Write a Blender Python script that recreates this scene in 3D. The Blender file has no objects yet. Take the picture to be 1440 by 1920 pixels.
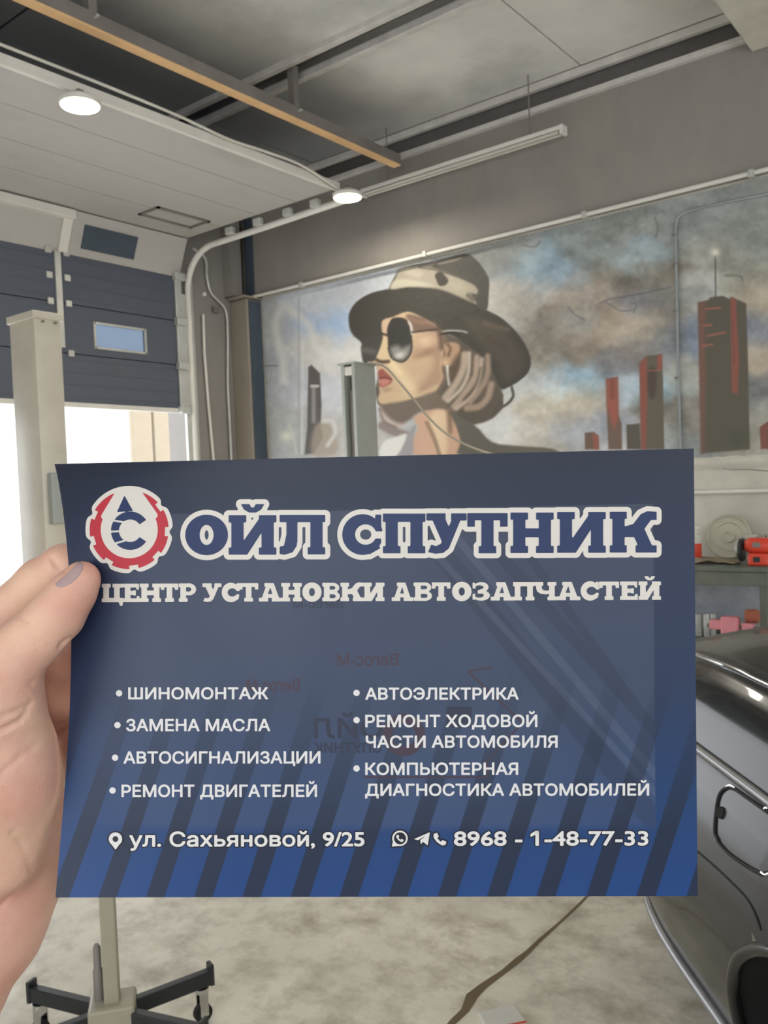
import bpy, bmesh, math, random
import numpy as np
from mathutils import Vector, Matrix
from mathutils.bvhtree import BVHTree
random.seed(4); rng = np.random.default_rng(7)
SC = bpy.context.scene; COL = SC.collection

# ------------------------------------------------------------------ camera
YAW, PITCH, ROLL, F = math.radians(-38.284), math.radians(-1.721), math.radians(-2.36), 1598.0
cyw, syw = math.cos(YAW), math.sin(YAW)
FW = np.array([syw*math.cos(PITCH), cyw*math.cos(PITCH), math.sin(PITCH)])
_r = np.array([cyw, -syw, 0.0]); _u = np.cross(_r, FW)
RT = _r*math.cos(ROLL)+_u*math.sin(ROLL); UP = -_r*math.sin(ROLL)+_u*math.cos(ROLL)
CAM = np.array([0, 0, 1.5])
cd = bpy.data.cameras.new('camera'); co = bpy.data.objects.new('camera', cd); COL.objects.link(co)
co.matrix_world = Matrix(((RT[0], UP[0], -FW[0], 0), (RT[1], UP[1], -FW[1], 0), (RT[2], UP[2], -FW[2], 1.5), (0, 0, 0, 1)))
cd.sensor_fit = 'VERTICAL'; cd.sensor_height = 36.0; cd.lens = 36.0*F/1920.0
cd.clip_start = 0.02; cd.clip_end = 200
cd.dof.use_dof = True; cd.dof.focus_distance = 0.40; cd.dof.aperture_fstop = 44.0
SC.camera = co

# ------------------------------------------------------------------ light
W = bpy.data.worlds.new('world'); SC.world = W; W.use_nodes = True
bg = W.node_tree.nodes['Background']; bg.inputs[0].default_value = (0.93, 0.96, 1.0, 1); bg.inputs[1].default_value = 2.6
def area(name, loc, rot, sx, sy, power, col=(1, 1, 1)):
    l = bpy.data.lights.new(name, 'AREA'); l.shape = 'RECTANGLE'; l.size = sx; l.size_y = sy; l.energy = power; l.color = col
    o = bpy.data.objects.new(name, l); o.location = loc; o.rotation_euler = rot; COL.objects.link(o); return o
SC.view_settings.view_transform = 'Standard'; SC.view_settings.look = 'None'
SC.view_settings.exposure = 0.55; SC.view_settings.gamma = 1.0; SC.view_settings.use_curve_mapping = False
SC.cycles.use_denoising = True
SC.cycles.max_bounces = 8; SC.cycles.diffuse_bounces = 5

# ------------------------------------------------------------------ helpers
def lin(c):
    c = np.asarray(c, float)/255.0
    return np.where(c <= 0.04045, c/12.92, ((c+0.055)/1.055)**2.4)
def ray(x, y): return (x-720)/F*RT-(y-960)/F*UP+FW
def on(x, y, ax, val):
    d = ray(x, y); t = (val-CAM[ax])/d[ax]; return CAM+t*d
def cs(px, py, d): return CAM+ray(px, py)*d          # point seen at a pixel, at depth d
class Nd:
    def __init__(s, m): s.t = m.node_tree; s.n = s.t.nodes; s.l = s.t.links
    def new(s, ty, **k):
        n = s.n.new(ty)
        for a, b in k.items():
            if a.startswith('i_'):
                n.inputs[int(a[2:]) if a[2:].isdigit() else a[2:]].default_value = b
            else: setattr(n, a, b)
        return n
    def math(s, op, a, b=None, c=None):
        n = s.n.new('ShaderNodeMath'); n.operation = op
        for i, v in enumerate((a, b, c)):
            if v is None: continue
            if isinstance(v, (int, float)): n.inputs[i].default_value = v
            else: s.l.new(v, n.inputs[i])
        return n.outputs[0]
    def mix(s, fac, a, b, mode='MIX'):
        n = s.n.new('ShaderNodeMix'); n.data_type = 'RGBA'; n.blend_type = mode
        for i, v in ((0, fac), (6, a), (7, b)):
            if isinstance(v, (int, float)): n.inputs[i].default_value = v
            elif isinstance(v, (tuple, list, np.ndarray)): n.inputs[i].default_value = (*[float(q) for q in v[:3]], 1)
            else: s.l.new(v, n.inputs[i])
        return n.outputs[2]
    def ramp(s, f, stops):
        n = s.n.new('ShaderNodeValToRGB'); e = n.color_ramp.elements
        while len(e) < len(stops): e.new(0.5)
        for i, (p, c) in enumerate(stops):
            e[i].position = p; e[i].color = (*[float(q) for q in c[:3]], 1) if hasattr(c, '__len__') else (c, c, c, 1)
        s.l.new(f, n.inputs[0]); return n.outputs[0]
def mat(name, rgb, rough=0.6, metal=0.0, var=0.12, scale=6.0, bump=0.0, bscale=40.0, coat=0.0, spec=0.5, dirt=None, dscale=3.0, damt=0.5, stretch=(1, 1, 1)):
    m = bpy.data.materials.new(name); m.use_nodes = True; N = Nd(m); p = N.n['Principled BSDF']
    c = lin(rgb)
    tc = N.new('ShaderNodeTexCoord'); mp = N.new('ShaderNodeMapping'); mp.inputs['Scale'].default_value = stretch
    N.l.new(tc.outputs['Object'], mp.inputs[0])
    nz = N.new('ShaderNodeTexNoise', i_Scale=scale, i_Detail=6.0); nz.inputs['Roughness'].default_value = 0.6
    N.l.new(mp.outputs[0], nz.inputs['Vector'])
    o = N.ramp(nz.outputs[0], [(0.3, c*(1-var)), (0.7, np.minimum(c*(1+var), 1))])
    if dirt is not None:
        n2 = N.new('ShaderNodeTexNoise', i_Scale=dscale, i_Detail=8.0); n2.inputs['Roughness'].default_value = 0.65
        N.l.new(mp.outputs[0], n2.inputs['Vector'])
        f = N.ramp(n2.outputs[0], [(0.45, 0.0), (0.7, damt)])
        o = N.mix(f, o, lin(dirt))
    N.l.new(o, p.inputs['Base Color'])
    p.inputs['Roughness'].default_value = rough; p.inputs['Metallic'].default_value = metal
    p.inputs['Specular IOR Level'].default_value = spec
    if coat: p.inputs['Coat Weight'].default_value = coat; p.inputs['Coat Roughness'].default_value = 0.03
    if bump:
        n3 = N.new('ShaderNodeTexNoise', i_Scale=bscale, i_Detail=5.0); N.l.new(mp.outputs[0], n3.inputs['Vector'])
        b = N.new('ShaderNodeBump'); b.inputs['Strength'].default_value = bump; b.inputs['Distance'].default_value = 0.01
        N.l.new(n3.outputs[0], b.inputs['Height']); N.l.new(b.outputs[0], p.inputs['Normal'])
    return m
def emis(name, rgb, s):
    m = bpy.data.materials.new(name); m.use_nodes = True; N = Nd(m); p = N.n['Principled BSDF']
    p.inputs['Base Color'].default_value = (0.8, 0.8, 0.8, 1)
    p.inputs['Emission Color'].default_value = (*lin(rgb), 1); p.inputs['Emission Strength'].default_value = s
    return m
class MB:
    def __init__(s): s.v = []; s.f = []; s.mi = []
    def add(s, v, f, mi=0):
        b = len(s.v); s.v += [tuple(map(float, q)) for q in v]; s.f += [tuple(b+i for i in q) for q in f]; s.mi += [mi]*len(f)
    def box(s, a, b, mi=0, bev=0.0):
        x0, y0, z0 = np.minimum(a, b); x1, y1, z1 = np.maximum(a, b)
        if bev <= 0:
            s.add([(x0,y0,z0),(x1,y0,z0),(x1,y1,z0),(x0,y1,z0),(x0,y0,z1),(x1,y0,z1),(x1,y1,z1),(x0,y1,z1)],
                  [(0,3,2,1),(4,5,6,7),(0,1,5,4),(1,2,6,5),(2,3,7,6),(3,0,4,7)], mi)
        else:
            s.obox(((x0+x1)/2, (y0+y1)/2, (z0+z1)/2), ((x1-x0)/2, (y1-y0)/2, (z1-z0)/2), mi=mi, bev=bev)
        return s
    def obox(s, c, h, ax=((1,0,0),(0,1,0),(0,0,1)), mi=0, bev=0.0):
        c = np.array(c, float); A = [np.array(q, float) for q in ax]
        if bev <= 0:
            v = [c+A[0]*h[0]*i+A[1]*h[1]*j+A[2]*h[2]*k for k in (-1,1) for j in (-1,1) for i in (-1,1)]
            s.add(v, [(0,2,3,1),(4,5,7,6),(0,1,5,4),(1,3,7,5),(3,2,6,7),(2,0,4,6)], mi); return s
        bm = bmesh.new(); bmesh.ops.create_cube(bm, size=2)
        for q in bm.verts: q.co = Vector((q.co.x*h[0], q.co.y*h[1], q.co.z*h[2]))
        bmesh.ops.bevel(bm, geom=bm.edges[:], offset=min(bev, min(h)*0.9), segments=2, affect='EDGES', profile=0.5)
        bm.verts.index_update()
        s.add([c+A[0]*q.co.x+A[1]*q.co.y+A[2]*q.co.z for q in bm.verts], [tuple(w.index for w in fc.verts) for fc in bm.faces], mi)
        bm.free(); return s
    def tube(s, path, r, n=10, mi=0, caps=True):
        P = [np.array(p, float) for p in path]; k = len(P); R = r if hasattr(r, '__len__') else [r]*k
        up = None; rings = []
        for i in range(k):
            t = P[min(i+1, k-1)]-P[max(i-1, 0)]; t /= np.linalg.norm(t)+1e-12
            if up is None:
                up = np.array([0,0,1.0]) if abs(t[2]) < 0.9 else np.array([1.0,0,0])
            a = np.cross(t, up); a /= np.linalg.norm(a); up = np.cross(a, t)
            rings.append([P[i]+R[i]*(math.cos(2*math.pi*j/n)*a+math.sin(2*math.pi*j/n)*up) for j in range(n)])
        v = [q for g in rings for q in g]; f = []
        for i in range(k-1):
            for j in range(n): f.append((i*n+j, i*n+(j+1)%n, (i+1)*n+(j+1)%n, (i+1)*n+j))
        if caps: f += [tuple(range(n))[::-1], tuple(range((k-1)*n, k*n))]
        s.add(v, f, mi); return s
    def lathe(s, base, axis, prof, n=24, mi=0):
        base = np.array(base, float); ax = np.array(axis, float); ax /= np.linalg.norm(ax)
        q = np.array([0,0,1.0]) if abs(ax[2]) < 0.9 else np.array([1.0,0,0]); a = np.cross(ax, q); a /= np.linalg.norm(a); b = np.cross(ax, a)
        v = [base+ax*h+max(r, 1e-5)*(math.cos(2*math.pi*j/n)*a+math.sin(2*math.pi*j/n)*b) for r, h in prof for j in range(n)]
        f = [(i*n+j, i*n+(j+1)%n, (i+1)*n+(j+1)%n, (i+1)*n+j) for i in range(len(prof)-1) for j in range(n)]
        f += [tuple(range(n))[::-1], tuple(range((len(prof)-1)*n, len(prof)*n))]
        s.add(v, f, mi); return s
    def prism(s, poly, ext, mi=0):
        n = len(poly); e = np.array(ext, float); p = [np.array(q, float) for q in poly]
        s.add(p+[q+e for q in p], [tuple(range(n))[::-1], tuple(range(n, 2*n))]+[(i, (i+1)%n, n+(i+1)%n, n+i) for i in range(n)], mi); return s
    def build(s, name, mats, parent=None, smooth=None, fix=True):
        me = bpy.data.meshes.new(name); me.from_pydata(s.v, [], s.f)
        if not isinstance(mats, (list, tuple)): mats = [mats]
        for m in mats: me.materials.append(m)
        me.polygons.foreach_set('material_index', s.mi)
        if fix:
            bm = bmesh.new(); bm.from_mesh(me); bmesh.ops.recalc_face_normals(bm, faces=bm.faces); bm.to_mesh(me); bm.free()
        me.update()
        o = bpy.data.objects.new(name, me); COL.objects.link(o)
        if parent is not None: o.parent = parent
        if smooth:
            me.polygons.foreach_set('use_smooth', [True]*len(me.polygons))
            try: me.set_sharp_from_angle(angle=math.radians(smooth))
            except Exception: pass
        return o
def tag(o, label=None, cat=None, group=None, kind=None):
    if label: o['label'] = label
    if cat: o['category'] = cat
    if group: o['group'] = group
    if kind: o['kind'] = kind
    return o
def thing(name, label, cat, group=None, loc=(0, 0, 0)):
    o = bpy.data.objects.new(name, None); o.empty_display_size = 0.05; COL.objects.link(o); return tag(o, label, cat, group)
def smoothpath(pts, n=8):
    P = [np.array(p, float) for p in pts]; P = [2*P[0]-P[1]]+P+[2*P[-1]-P[-2]]; out = []
    for i in range(1, len(P)-2):
        for k in range(n):
            t = k/n
            out.append(0.5*((2*P[i])+(-P[i-1]+P[i+1])*t+(2*P[i-1]-5*P[i]+4*P[i+1]-P[i+2])*t*t+(-P[i-1]+3*P[i]-3*P[i+1]+P[i+2])*t**3))
    return out+[P[-2]]

# ------------------------------------------------------------------ materials
M = {}
M['floor'] = mat('floor_concrete', (238, 231, 214), 0.40, var=0.18, scale=2.2, bump=0.6, bscale=11, dirt=(160, 150, 128), dscale=6.5, damt=0.75)
M['plaster'] = mat('plaster_wall', (204, 200, 186), 0.8, var=0.12, scale=2.5, bump=0.7, bscale=9, dirt=(170, 166, 152), dscale=2.0)
M['grey_wall'] = mat('grey_wall', (140, 135, 130), 0.7, var=0.06, scale=2, bump=0.15)
M['beam'] = mat('beam_concrete', (142, 136, 130), 0.6, var=0.1, scale=1.6, bump=0.2, bscale=14, dirt=(162, 156, 145), dscale=1.4, damt=0.6, stretch=(1, 1, 0.5))
M['ceil'] = mat('ceiling_concrete', (212, 210, 203), 0.75, var=0.14, scale=1.0, bump=0.15, bscale=10, dirt=(150, 150, 150), dscale=0.55, damt=0.8)
M['dark'] = mat('dark_recess', (110, 106, 102), 0.85)
M['lip'] = mat('grey_lip', (200, 196, 190), 0.6)
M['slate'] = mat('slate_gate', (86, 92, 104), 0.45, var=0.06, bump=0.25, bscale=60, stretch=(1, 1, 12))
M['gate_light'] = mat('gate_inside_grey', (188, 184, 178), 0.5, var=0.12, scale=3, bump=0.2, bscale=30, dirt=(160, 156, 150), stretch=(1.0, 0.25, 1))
M['alu'] = mat('galvanised', (196, 196, 190), 0.4, 0.3, var=0.1)
M['white'] = mat('white_paint', (222, 219, 210), 0.45, var=0.05)
M['cream'] = mat('cream_enamel', (216, 208, 190), 0.4, var=0.05, dirt=(186, 178, 160), dscale=2, damt=0.4)
M['liftgrey'] = mat('grey_green_enamel', (172, 176, 168), 0.4, var=0.05)
M['tan'] = mat('tan_primer', (238, 196, 146), 0.55, var=0.08)
M['steel'] = mat('dull_steel', (136, 130, 124), 0.6, 0.2, var=0.15, dirt=(84, 76, 70))
M['black'] = mat('black_metal', (40, 44, 46), 0.35, var=0.1)
M['rubber'] = mat('black_rubber', (30, 30, 30), 0.7)
M['carpaint'] = mat('black_car_paint', (30, 31, 31), 0.24, var=0.03, coat=0.2, spec=0.25)
M['chrome'] = mat('chrome', (205, 205, 205), 0.15, 1.0, var=0.02)
M['satin'] = mat('satin_strip', (150, 150, 152), 0.35, 0.6, var=0.02)
M['olive'] = mat('olive_bench', (92, 98, 88), 0.5, var=0.1, dirt=(120, 120, 104))
M['red'] = mat('red_enamel', (222, 74, 54), 0.35, var=0.05)
M['pink'] = mat('faded_pink_enamel', (206, 132, 140), 0.5, var=0.08)
M['rust'] = mat('rusty_orange', (150, 82, 60), 0.6, var=0.15)
M['pvc'] = mat('clouded_plastic', (196, 192, 180), 0.3, var=0.04)
M['lidm'] = mat('greyish_lid', (184, 180, 160), 0.4, var=0.05)
M['bluegrey'] = mat('scuffed_sheet', (160, 164, 170), 0.5, var=0.15, scale=6, dirt=(110, 112, 118), dscale=5)
M['slate2'] = mat('dark_blue_paint', (66, 78, 90), 0.5, var=0.1)
M['pillar'] = mat('dirty_pillar', (150, 142, 130), 0.6, var=0.2, scale=4, dirt=(98, 90, 82), dscale=4, stretch=(1, 1, 0.3))
M['led'] = emis('led_disc', (255, 244, 214), 6.0)
M['glass_sky'] = mat('cloudy_pane', (190, 205, 225), 0.05, var=0.03)
M['snow'] = mat('outdoor_snow', (245, 246, 248), 0.8, var=0.03)
M['outwall'] = mat('outdoor_beige', (150, 138, 118), 0.8, var=0.04)

# shade near the gate painted into the ceiling colour, with a noisy edge
def paint_shade(m):
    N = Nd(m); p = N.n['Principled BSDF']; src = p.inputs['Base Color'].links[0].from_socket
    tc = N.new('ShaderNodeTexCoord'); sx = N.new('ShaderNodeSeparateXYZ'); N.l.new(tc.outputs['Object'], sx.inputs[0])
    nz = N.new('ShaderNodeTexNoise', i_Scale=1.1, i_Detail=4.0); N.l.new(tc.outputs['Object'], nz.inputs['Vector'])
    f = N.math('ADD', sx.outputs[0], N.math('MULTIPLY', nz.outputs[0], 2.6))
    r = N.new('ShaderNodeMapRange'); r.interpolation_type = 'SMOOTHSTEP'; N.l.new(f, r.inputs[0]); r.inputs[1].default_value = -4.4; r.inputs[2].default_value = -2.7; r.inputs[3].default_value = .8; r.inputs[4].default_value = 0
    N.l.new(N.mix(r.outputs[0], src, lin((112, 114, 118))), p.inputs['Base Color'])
paint_shade(M['ceil'])
XG, YM, ZC = -7.2, 6.724, 4.85
# ------------------------------------------------------------------ room shell
def struct(o, label=None):
    o['kind'] = 'structure'; return o
fl = MB().box((XG, -3.2, -0.1), (3.4, YM, 0.0)).build('floor', M['floor']); struct(fl)
crk = [on(x, y, 2, 0.0) for x, y in [(1130,1650),(1090,1692),(1052,1728),(1010,1765),(990,1785),(972,1800),(945,1822),(905,1850),(885,1868),(872,1895),(850,1916),(820,1950)]]
cm = MB(); wv = [0.006,0.008,0.008,0.012,0.014,0.02,0.016,0.022,0.03,0.02,0.018,0.01]
L, R_ = [], []
for i, p in enumerate(crk):
    t = crk[min(i+1, len(crk)-1)]-crk[max(i-1, 0)]; t /= np.linalg.norm(t); nn = np.array([-t[1], t[0], 0]); w_ = wv[i]*0.6
    L.append(p+nn*w_+[0, 0, 0.0015]); R_.append(p-nn*w_+[0, 0, 0.0015])
k = len(crk); cm.add(L+R_, [(i, i+1, k+i+1, k+i) for i in range(k-1)])
cm.build('crack', mat('crack_brown', (120, 104, 78), 0.9), fl)

# gate wall (left) with the gate opening, Y 1.2..5.8, up to z 4.1
GY0, GY1, GZ = 1.2, 5.82, 4.12
wl = MB(); wl.box((XG-0.3, -3.2, 0), (XG, GY0, ZC+0.3)); wl.box((XG-0.3, GY1, 0), (XG, YM+0.3, ZC+0.3)); wl.box((XG-0.3, GY0, GZ), (XG, GY1, ZC+0.3))
struct(wl.build('wall_left', M['grey_wall']))
wb = struct(MB().box((XG-0.3, YM, 0), (3.4, YM+0.3, ZC+0.3)).build('wall_back', M['plaster']))
zl = on(1370, 862, 1, YM)[2]; lm = MB(); X_ = np.linspace(-6.9, 3.39, 160); n_ = len(X_); r_ = np.random.default_rng(3)
for k_, (dz, dep) in enumerate(((.03, .0), (.012, .022), (-.02, .03), (-.05, .012), (-.075, .0))):
    lm.v += [(x, YM-dep*(.6+.8*r_.random()), zl+dz+.012*(r_.random()-.5)) for x in X_]
lm.f = [(k_*n_+i, k_*n_+i+1, (k_+1)*n_+i+1, (k_+1)*n_+i) for k_ in range(4) for i in range(n_-1)]; lm.mi = [0]*len(lm.f)
struct(lm.build('trim_4', M['plaster'], None, smooth=80))
ck = mat('crack_grey', (140, 134, 118), .9)
for P in ([(1290, 876), (1318, 877), (1330, 879), (1352, 878), (1372, 881), (1400, 880), (1440, 883), (1500, 882)],):
    MB().tube([on(x, y, 1, YM) for x, y in P], .004, 5).build('crack', ck, wb)
wf = MB(); wf.box((XG-0.3, -3.5, 0), (3.7, -3.2, .8)); wf.box((XG-0.3, -3.5, 3.4), (3.7, -3.2, ZC+.3))  # unseen wall added to cut light from behind; openings let some back in
for xa, xb in ((XG-.3, -3.0), (-.4, 0.2), (3.0, 3.7)): wf.box((xa, -3.5, .8), (xb, -3.2, 3.4))
struct(wf.build('added_wall_front', M['grey_wall']))
wr = MB(); wr.box((3.4, -3.5, 0), (3.7, YM+.3, 0.9)); wr.box((3.4, -3.5, 3.6), (3.7, YM+.3, ZC+.3))  # unseen side wall, added with openings to steer the daylight
for ya, yb in ((-3.5, -2.4), (1.2, 2.0), (5.6, YM+.3)): wr.box((3.4, ya, .9), (3.7, yb, 3.6))
struct(wr.build('added_wall_right', M['grey_wall']))
# upper beam over the mural, with the cornice rails
tb = MB().box((-6.93, 6.64, 3.66), (3.4, YM, 4.60)).build('trim_1', M['beam']); struct(tb)
MB().box((-7.0, 6.585, 4.60), (3.4, YM, 4.645), bev=0.006).build('lower_rail', M['lip'], tb)
MB().box((-7.0, 6.60, 4.785), (3.4, 6.655, 4.85), bev=0.006).build('upper_rail', M['lip'], tb)
MB().box((-7.0, 6.70, 4.645), (3.4, YM, 4.85)).build('recess_back', M['dark'], tb)
# ceiling: deck plus single panels with joints
ce = MB().box((XG, -3.2, 4.97), (3.4, YM, 5.15)).build('ceiling', M['dark']); struct(ce)
ys = [(-3.2, -1.9), (-1.87, -0.27), (-0.02, 1.58), (1.61, 3.21), (3.24, 4.91), (5.20, 6.595)]
xs = [XG, -5.95, -2.985, -0.02, 3.4]
for (y0, y1) in ys:
    for i in range(4):
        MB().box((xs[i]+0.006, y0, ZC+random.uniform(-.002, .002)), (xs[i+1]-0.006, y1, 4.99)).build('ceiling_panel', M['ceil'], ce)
for yc in (4.93, 5.18): MB().box((XG, yc-0.03, 4.805), (-1.7, yc+0.03, 4.87), bev=0.008).build('joint_rail', M['lip'], ce)
MB().box((XG, 4.95, 4.93), (-1.7, 5.16, 4.975)).build('joint_back', M['dark'], ce)
tr2 = MB().box((-1.68, -3.2, 4.52), (-0.9, YM-0.09, 4.86), bev=0.012).build('trim_2', M['plaster']); struct(tr2)

# pillar in the corner, gate frame wall strip
pil = MB().box((XG, 6.5, 0), (-6.93, YM, 3.62), bev=0.01).build('trim_3', [M['pillar']]); struct(pil)
MB().box((-6.935, 6.53, 0), (-6.915, 6.70, 3.60)).build('side_plate', M['slate2'], pil)
MB().box((XG, 6.44, 3.625), (-6.905, YM, 3.65), bev=0.005).build('cap_plate', M['pillar'], pil)
MB().box((XG, 6.42, 3.66), (-7.05, 6.56, 4.6)).build('upper_post', M['grey_wall'], pil)
MB().box((-7.05, 6.62, 3.66), (-6.93, YM, 4.6)).build('back_plate', M['slate2'], pil)

# ------------------------------------------------------------------ sectional gate
gate = thing('door_1', None, None); gate['kind'] = 'structure'; gate['label'] = 'overhead sectional gate, dark slate below and pale grey where it folds under the ceiling'
zb = [2.396, 2.854, 3.313, 3.778]
def win(x, y0, y1, z0, z1):
    fr = MB()
    for a, b in (((x-.004, y0-.01, z0-.01), (x+.012, y0+.012, z1+.01)), ((x-.004, y1-.012, z0-.01), (x+.012, y1+.01, z1+.01)), ((x-.004, y0, z0-.01), (x+.012, y1, z0+.012)), ((x-.004, y0, z1-.012), (x+.012, y1, z1+.01))):
        fr.box(a, b)
    return fr
WINS = [(4.755, 5.335), (2.2, 2.78)]
for i in range(3):
    z0, z1 = zb[i]+0.006, zb[i+1]-0.006; m = MB()
    if i != 1:
        m.box((XG-0.02, GY0+.02, z0), (XG+0.02, GY1-.02, z1))
    else:
        m.box((XG-0.02, GY0+.02, z0), (XG+0.02, GY1-.02, 2.935)); m.box((XG-0.02, GY0+.02, 3.172), (XG+0.02, GY1-.02, z1))
        e = [GY0+.02]+[q for w in sorted(WINS) for q in w]+[GY1-.02]
        for j in range(0, len(e), 2): m.box((XG-0.02, e[j], 2.935), (XG+0.02, e[j+1], 3.172))
    m.box((XG-0.02, GY0+.02, z1-.002), (XG-0.005, GY1-.02, z1+.014))
    # shallow pressed ribs
    for zz in np.linspace(z0+.05, z1-.05, 4):
        if i != 1: m.box((XG+0.02, GY0+.02, zz-.004), (XG+0.023, GY1-.02, zz+.004))
    sec = m.build('section', M['slate'], gate)
    if i == 1:
        for (a, b) in WINS:
            win(XG+0.018, a, b, 2.935, 3.172).build('window_frame', M['alu'], sec)
            g = bpy.data.materials.get('pane_glass')
            if not g:
                g = bpy.data.materials.new('pane_glass'); g.use_nodes = True; N = Nd(g); p = N.n['Principled BSDF']
                p.inputs['Base Color'].default_value = (0.8, 0.88, 0.97, 1); p.inputs['Roughness'].default_value = 0.03
                tr = N.new('ShaderNodeBsdfTransparent', i_0=(0.26, 0.31, 0.37, 1)); mx = N.new('ShaderNodeMixShader', i_0=0.2)
                N.l.new(tr.outputs[0], mx.inputs[1]); N.l.new(p.outputs[0], mx.inputs[2]); N.l.new(mx.outputs[0], N.n['Material Output'].inputs[0])
            MB().box((XG-0.005, a, 2.935), (XG+0.005, b, 3.172)).build('pane', g, sec)
# folded and horizontal sections
def slab(name, p0, p1, mm, par, th=0.04, nrm=None):
    p0 = np.array(p0); p1 = np.array(p1)   # (x,z) pair ends
    d = p1-p0; d /= np.linalg.norm(d); n = np.array([-d[1], d[0]])*th
    poly = [(p0[0], GY0+.02, p0[1]), (p1[0], GY0+.02, p1[1]), (p1[0]+n[0], GY0+.02, p1[1]+n[1]), (p0[0]+n[0], GY0+.02, p0[1]+n[1])]
    return MB().prism(poly, (0, GY1-GY0-.04, 0)).build(name, mm, par)
T0, T1 = np.array([-7.185, 3.776]), np.array([-7.02, 4.14])
s1 = slab('section', T0, T1, M['gate_light'], gate); s1['label'] = 'pale tilted gate section at the bend'
hx = [-7.015, -6.5, -5.98, -5.46, -4.97]
secs = [slab('section', (hx[i]+.004, 4.15), (hx[i+1]-.004, 4.15), M['gate_light'], gate) for i in range(4)]
secs[0]['label'] = 'pale grey section lying flat under the ceiling'
td = (T1-T0)/np.linalg.norm(T1-T0)
for (a, b) in WINS[:1]:
    c = T0+td*0.19; nn = np.array([td[1], -td[0]])
    MB().obox((c[0]+nn[0]*.004, (a+b)/2-.12, c[1]+nn[1]*.004), (0.11, (b-a)/2, 0.008), ax=((td[0], 0, td[1]), (0, 1, 0), (nn[0], 0, nn[1]))).build('window_pane', M['slate2'], s1)
for (a, b) in ((4.98, 5.60), (2.2, 2.82)):
    fr = MB(); x0, x1 = -6.72, -6.42
    for q0, q1 in (((x0, a, 4.136), (x1, a+.03, 4.15)), ((x0, b-.03, 4.136), (x1, b, 4.15)), ((x0, a, 4.136), (x0+.03, b, 4.15)), ((x1-.03, a, 4.136), (x1, b, 4.15))): fr.box(q0, q1)
    fr.build('window_frame', M['steel'], secs[0])
MB().box((-4.972, GY0, 4.125), (-4.935, GY1, 4.2), bev=0.008).build('top_edge_strip', M['white'], gate)
MB().box((XG-0.025, GY0+.02, 2.355), (XG+0.03, GY1-.02, 2.402), bev=0.006).build('bottom_seal', M['white'], gate)
# hinges: edge column (rollers) and intermediate hinge column
for zz in zb:
    MB().box((XG+.02, 5.70, zz-.05), (XG+.09, 5.83, zz+.03), bev=.01).build('roller_bracket', M['alu'], gate)
for zz in zb[1:] + [3.55]:
    for dy in (-0.09, 0.09): MB().box((XG+.02, 4.40+dy-.03, zz-.03), (XG+.045, 4.40+dy+.03, zz+.03), bev=.006).build('hinge', M['alu'], gate)
MB().box((XG+.02, 5.72, 2.4), (XG+.05, 5.80, 3.76), bev=.008).build('edge_stile', M['alu'], gate)
MB().box((XG+.02, 4.37, 2.9), (XG+.04, 4.43, 3.78)).build('middle_stile', M['alu'], gate)
MB().obox(((T0[0]+T1[0])/2+.015, 4.45, (T0[1]+T1[1])/2), (0.19, .045, .012), ax=((td[0], 0, td[1]), (0, 1, 0), (td[1], 0, -td[0]))).build('white_stile', M['white'], gate)
MB().box((-7.10, 1.6, 4.055), (-6.98, 4.50, 4.135), bev=.008).build('white_rib', M['white'], gate)
# side track: vertical, curve, horizontal
path = [(XG+.05, 5.88, 0.0), (XG+.05, 5.88, 1.0), (XG+.05, 5.88, 2.2), (XG+.05, 5.88, 3.45)]
for a in np.linspace(0.1, math.pi/2, 9): path.append((XG+.05+.42*(1-math.cos(a)), 5.88, 3.62+.42*math.sin(a)))
path += [(-6.0, 5.88, 4.045), (-5.0, 5.88, 4.06), (-4.85, 5.88, 4.065)]
MB().tube(path, 0.032, 8).build('track', M['white'], gate, smooth=60)
MB().box((XG+.005, 5.80, 0), (XG+.04, 5.87, 3.6)).build('track_angle', M['alu'], gate)
MB().box((XG+.004, 5.92, 0), (XG+.02, 5.97, 3.9)).build('jamb', M['alu'], gate)
for x in (-6.4, -6.0, -5.6, -5.25): MB().box((x-.05, 5.80, 4.06), (x+.05, 5.86, 4.13), bev=.012).build('roller_bracket', M['alu'], gate)

# outdoors
gr = MB().box((-30, -15, -0.14), (XG-0.3, 25, -0.06)).build('ground_outside', M['snow']); struct(gr)
of = thing('outdoor_fence', 'pale beige panel fence standing outside the open gate', 'fence')
FY = on(248, 800, 0, -11.5)[1]
for i in range(9):
    y = FY+i*0.42; MB().box((-11.6-.02*(i % 2), y, -0.06), (-11.5, y+.38, 3.4), bev=.02).build('panel', M['outwall'], of)

# ------------------------------------------------------------------ lights that the room has
def disc_lamp(loc, label):
    t = thing('disc_lamp', label, 'lamp', 'round ceiling lamps')
    x, y, z = loc
    MB().lathe((x, y, z), (0, 0, 1), [(.125, .0), (.132, .012), (.132, .03), (.10, .05), (.05, .075), (.03, .085)], 28).build('housing', M['white'], t, smooth=40)
    MB().lathe((x, y, z-.006), (0, 0, 1), [(.08, -.006), (.120, 0.0), (.122, .006)], 28).build('diffuser', M['led'], t)
    MB().box((x-.08, y-.02, z+.08), (x+.02, y+.02, z+.10), bev=.004).build('bracket', M['steel'], t)
    l = bpy.data.lights.new('lamp_light', 'AREA'); l.shape = 'DISK'; l.size = .28; l.energy = 14; l.color = (1, .93, .80)
    lo = bpy.data.objects.new('lamp_light', l); lo.location = (x, y, z-.02); COL.objects.link(lo); lo.parent = t
disc_lamp((-4.84, 5.80, 4.04), 'lit round lamp at the gate track end beside the tube light')
disc_lamp((-4.90, 3.225, 4.03), 'lit round lamp nearer the upper left corner, under the gate edge')
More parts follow.
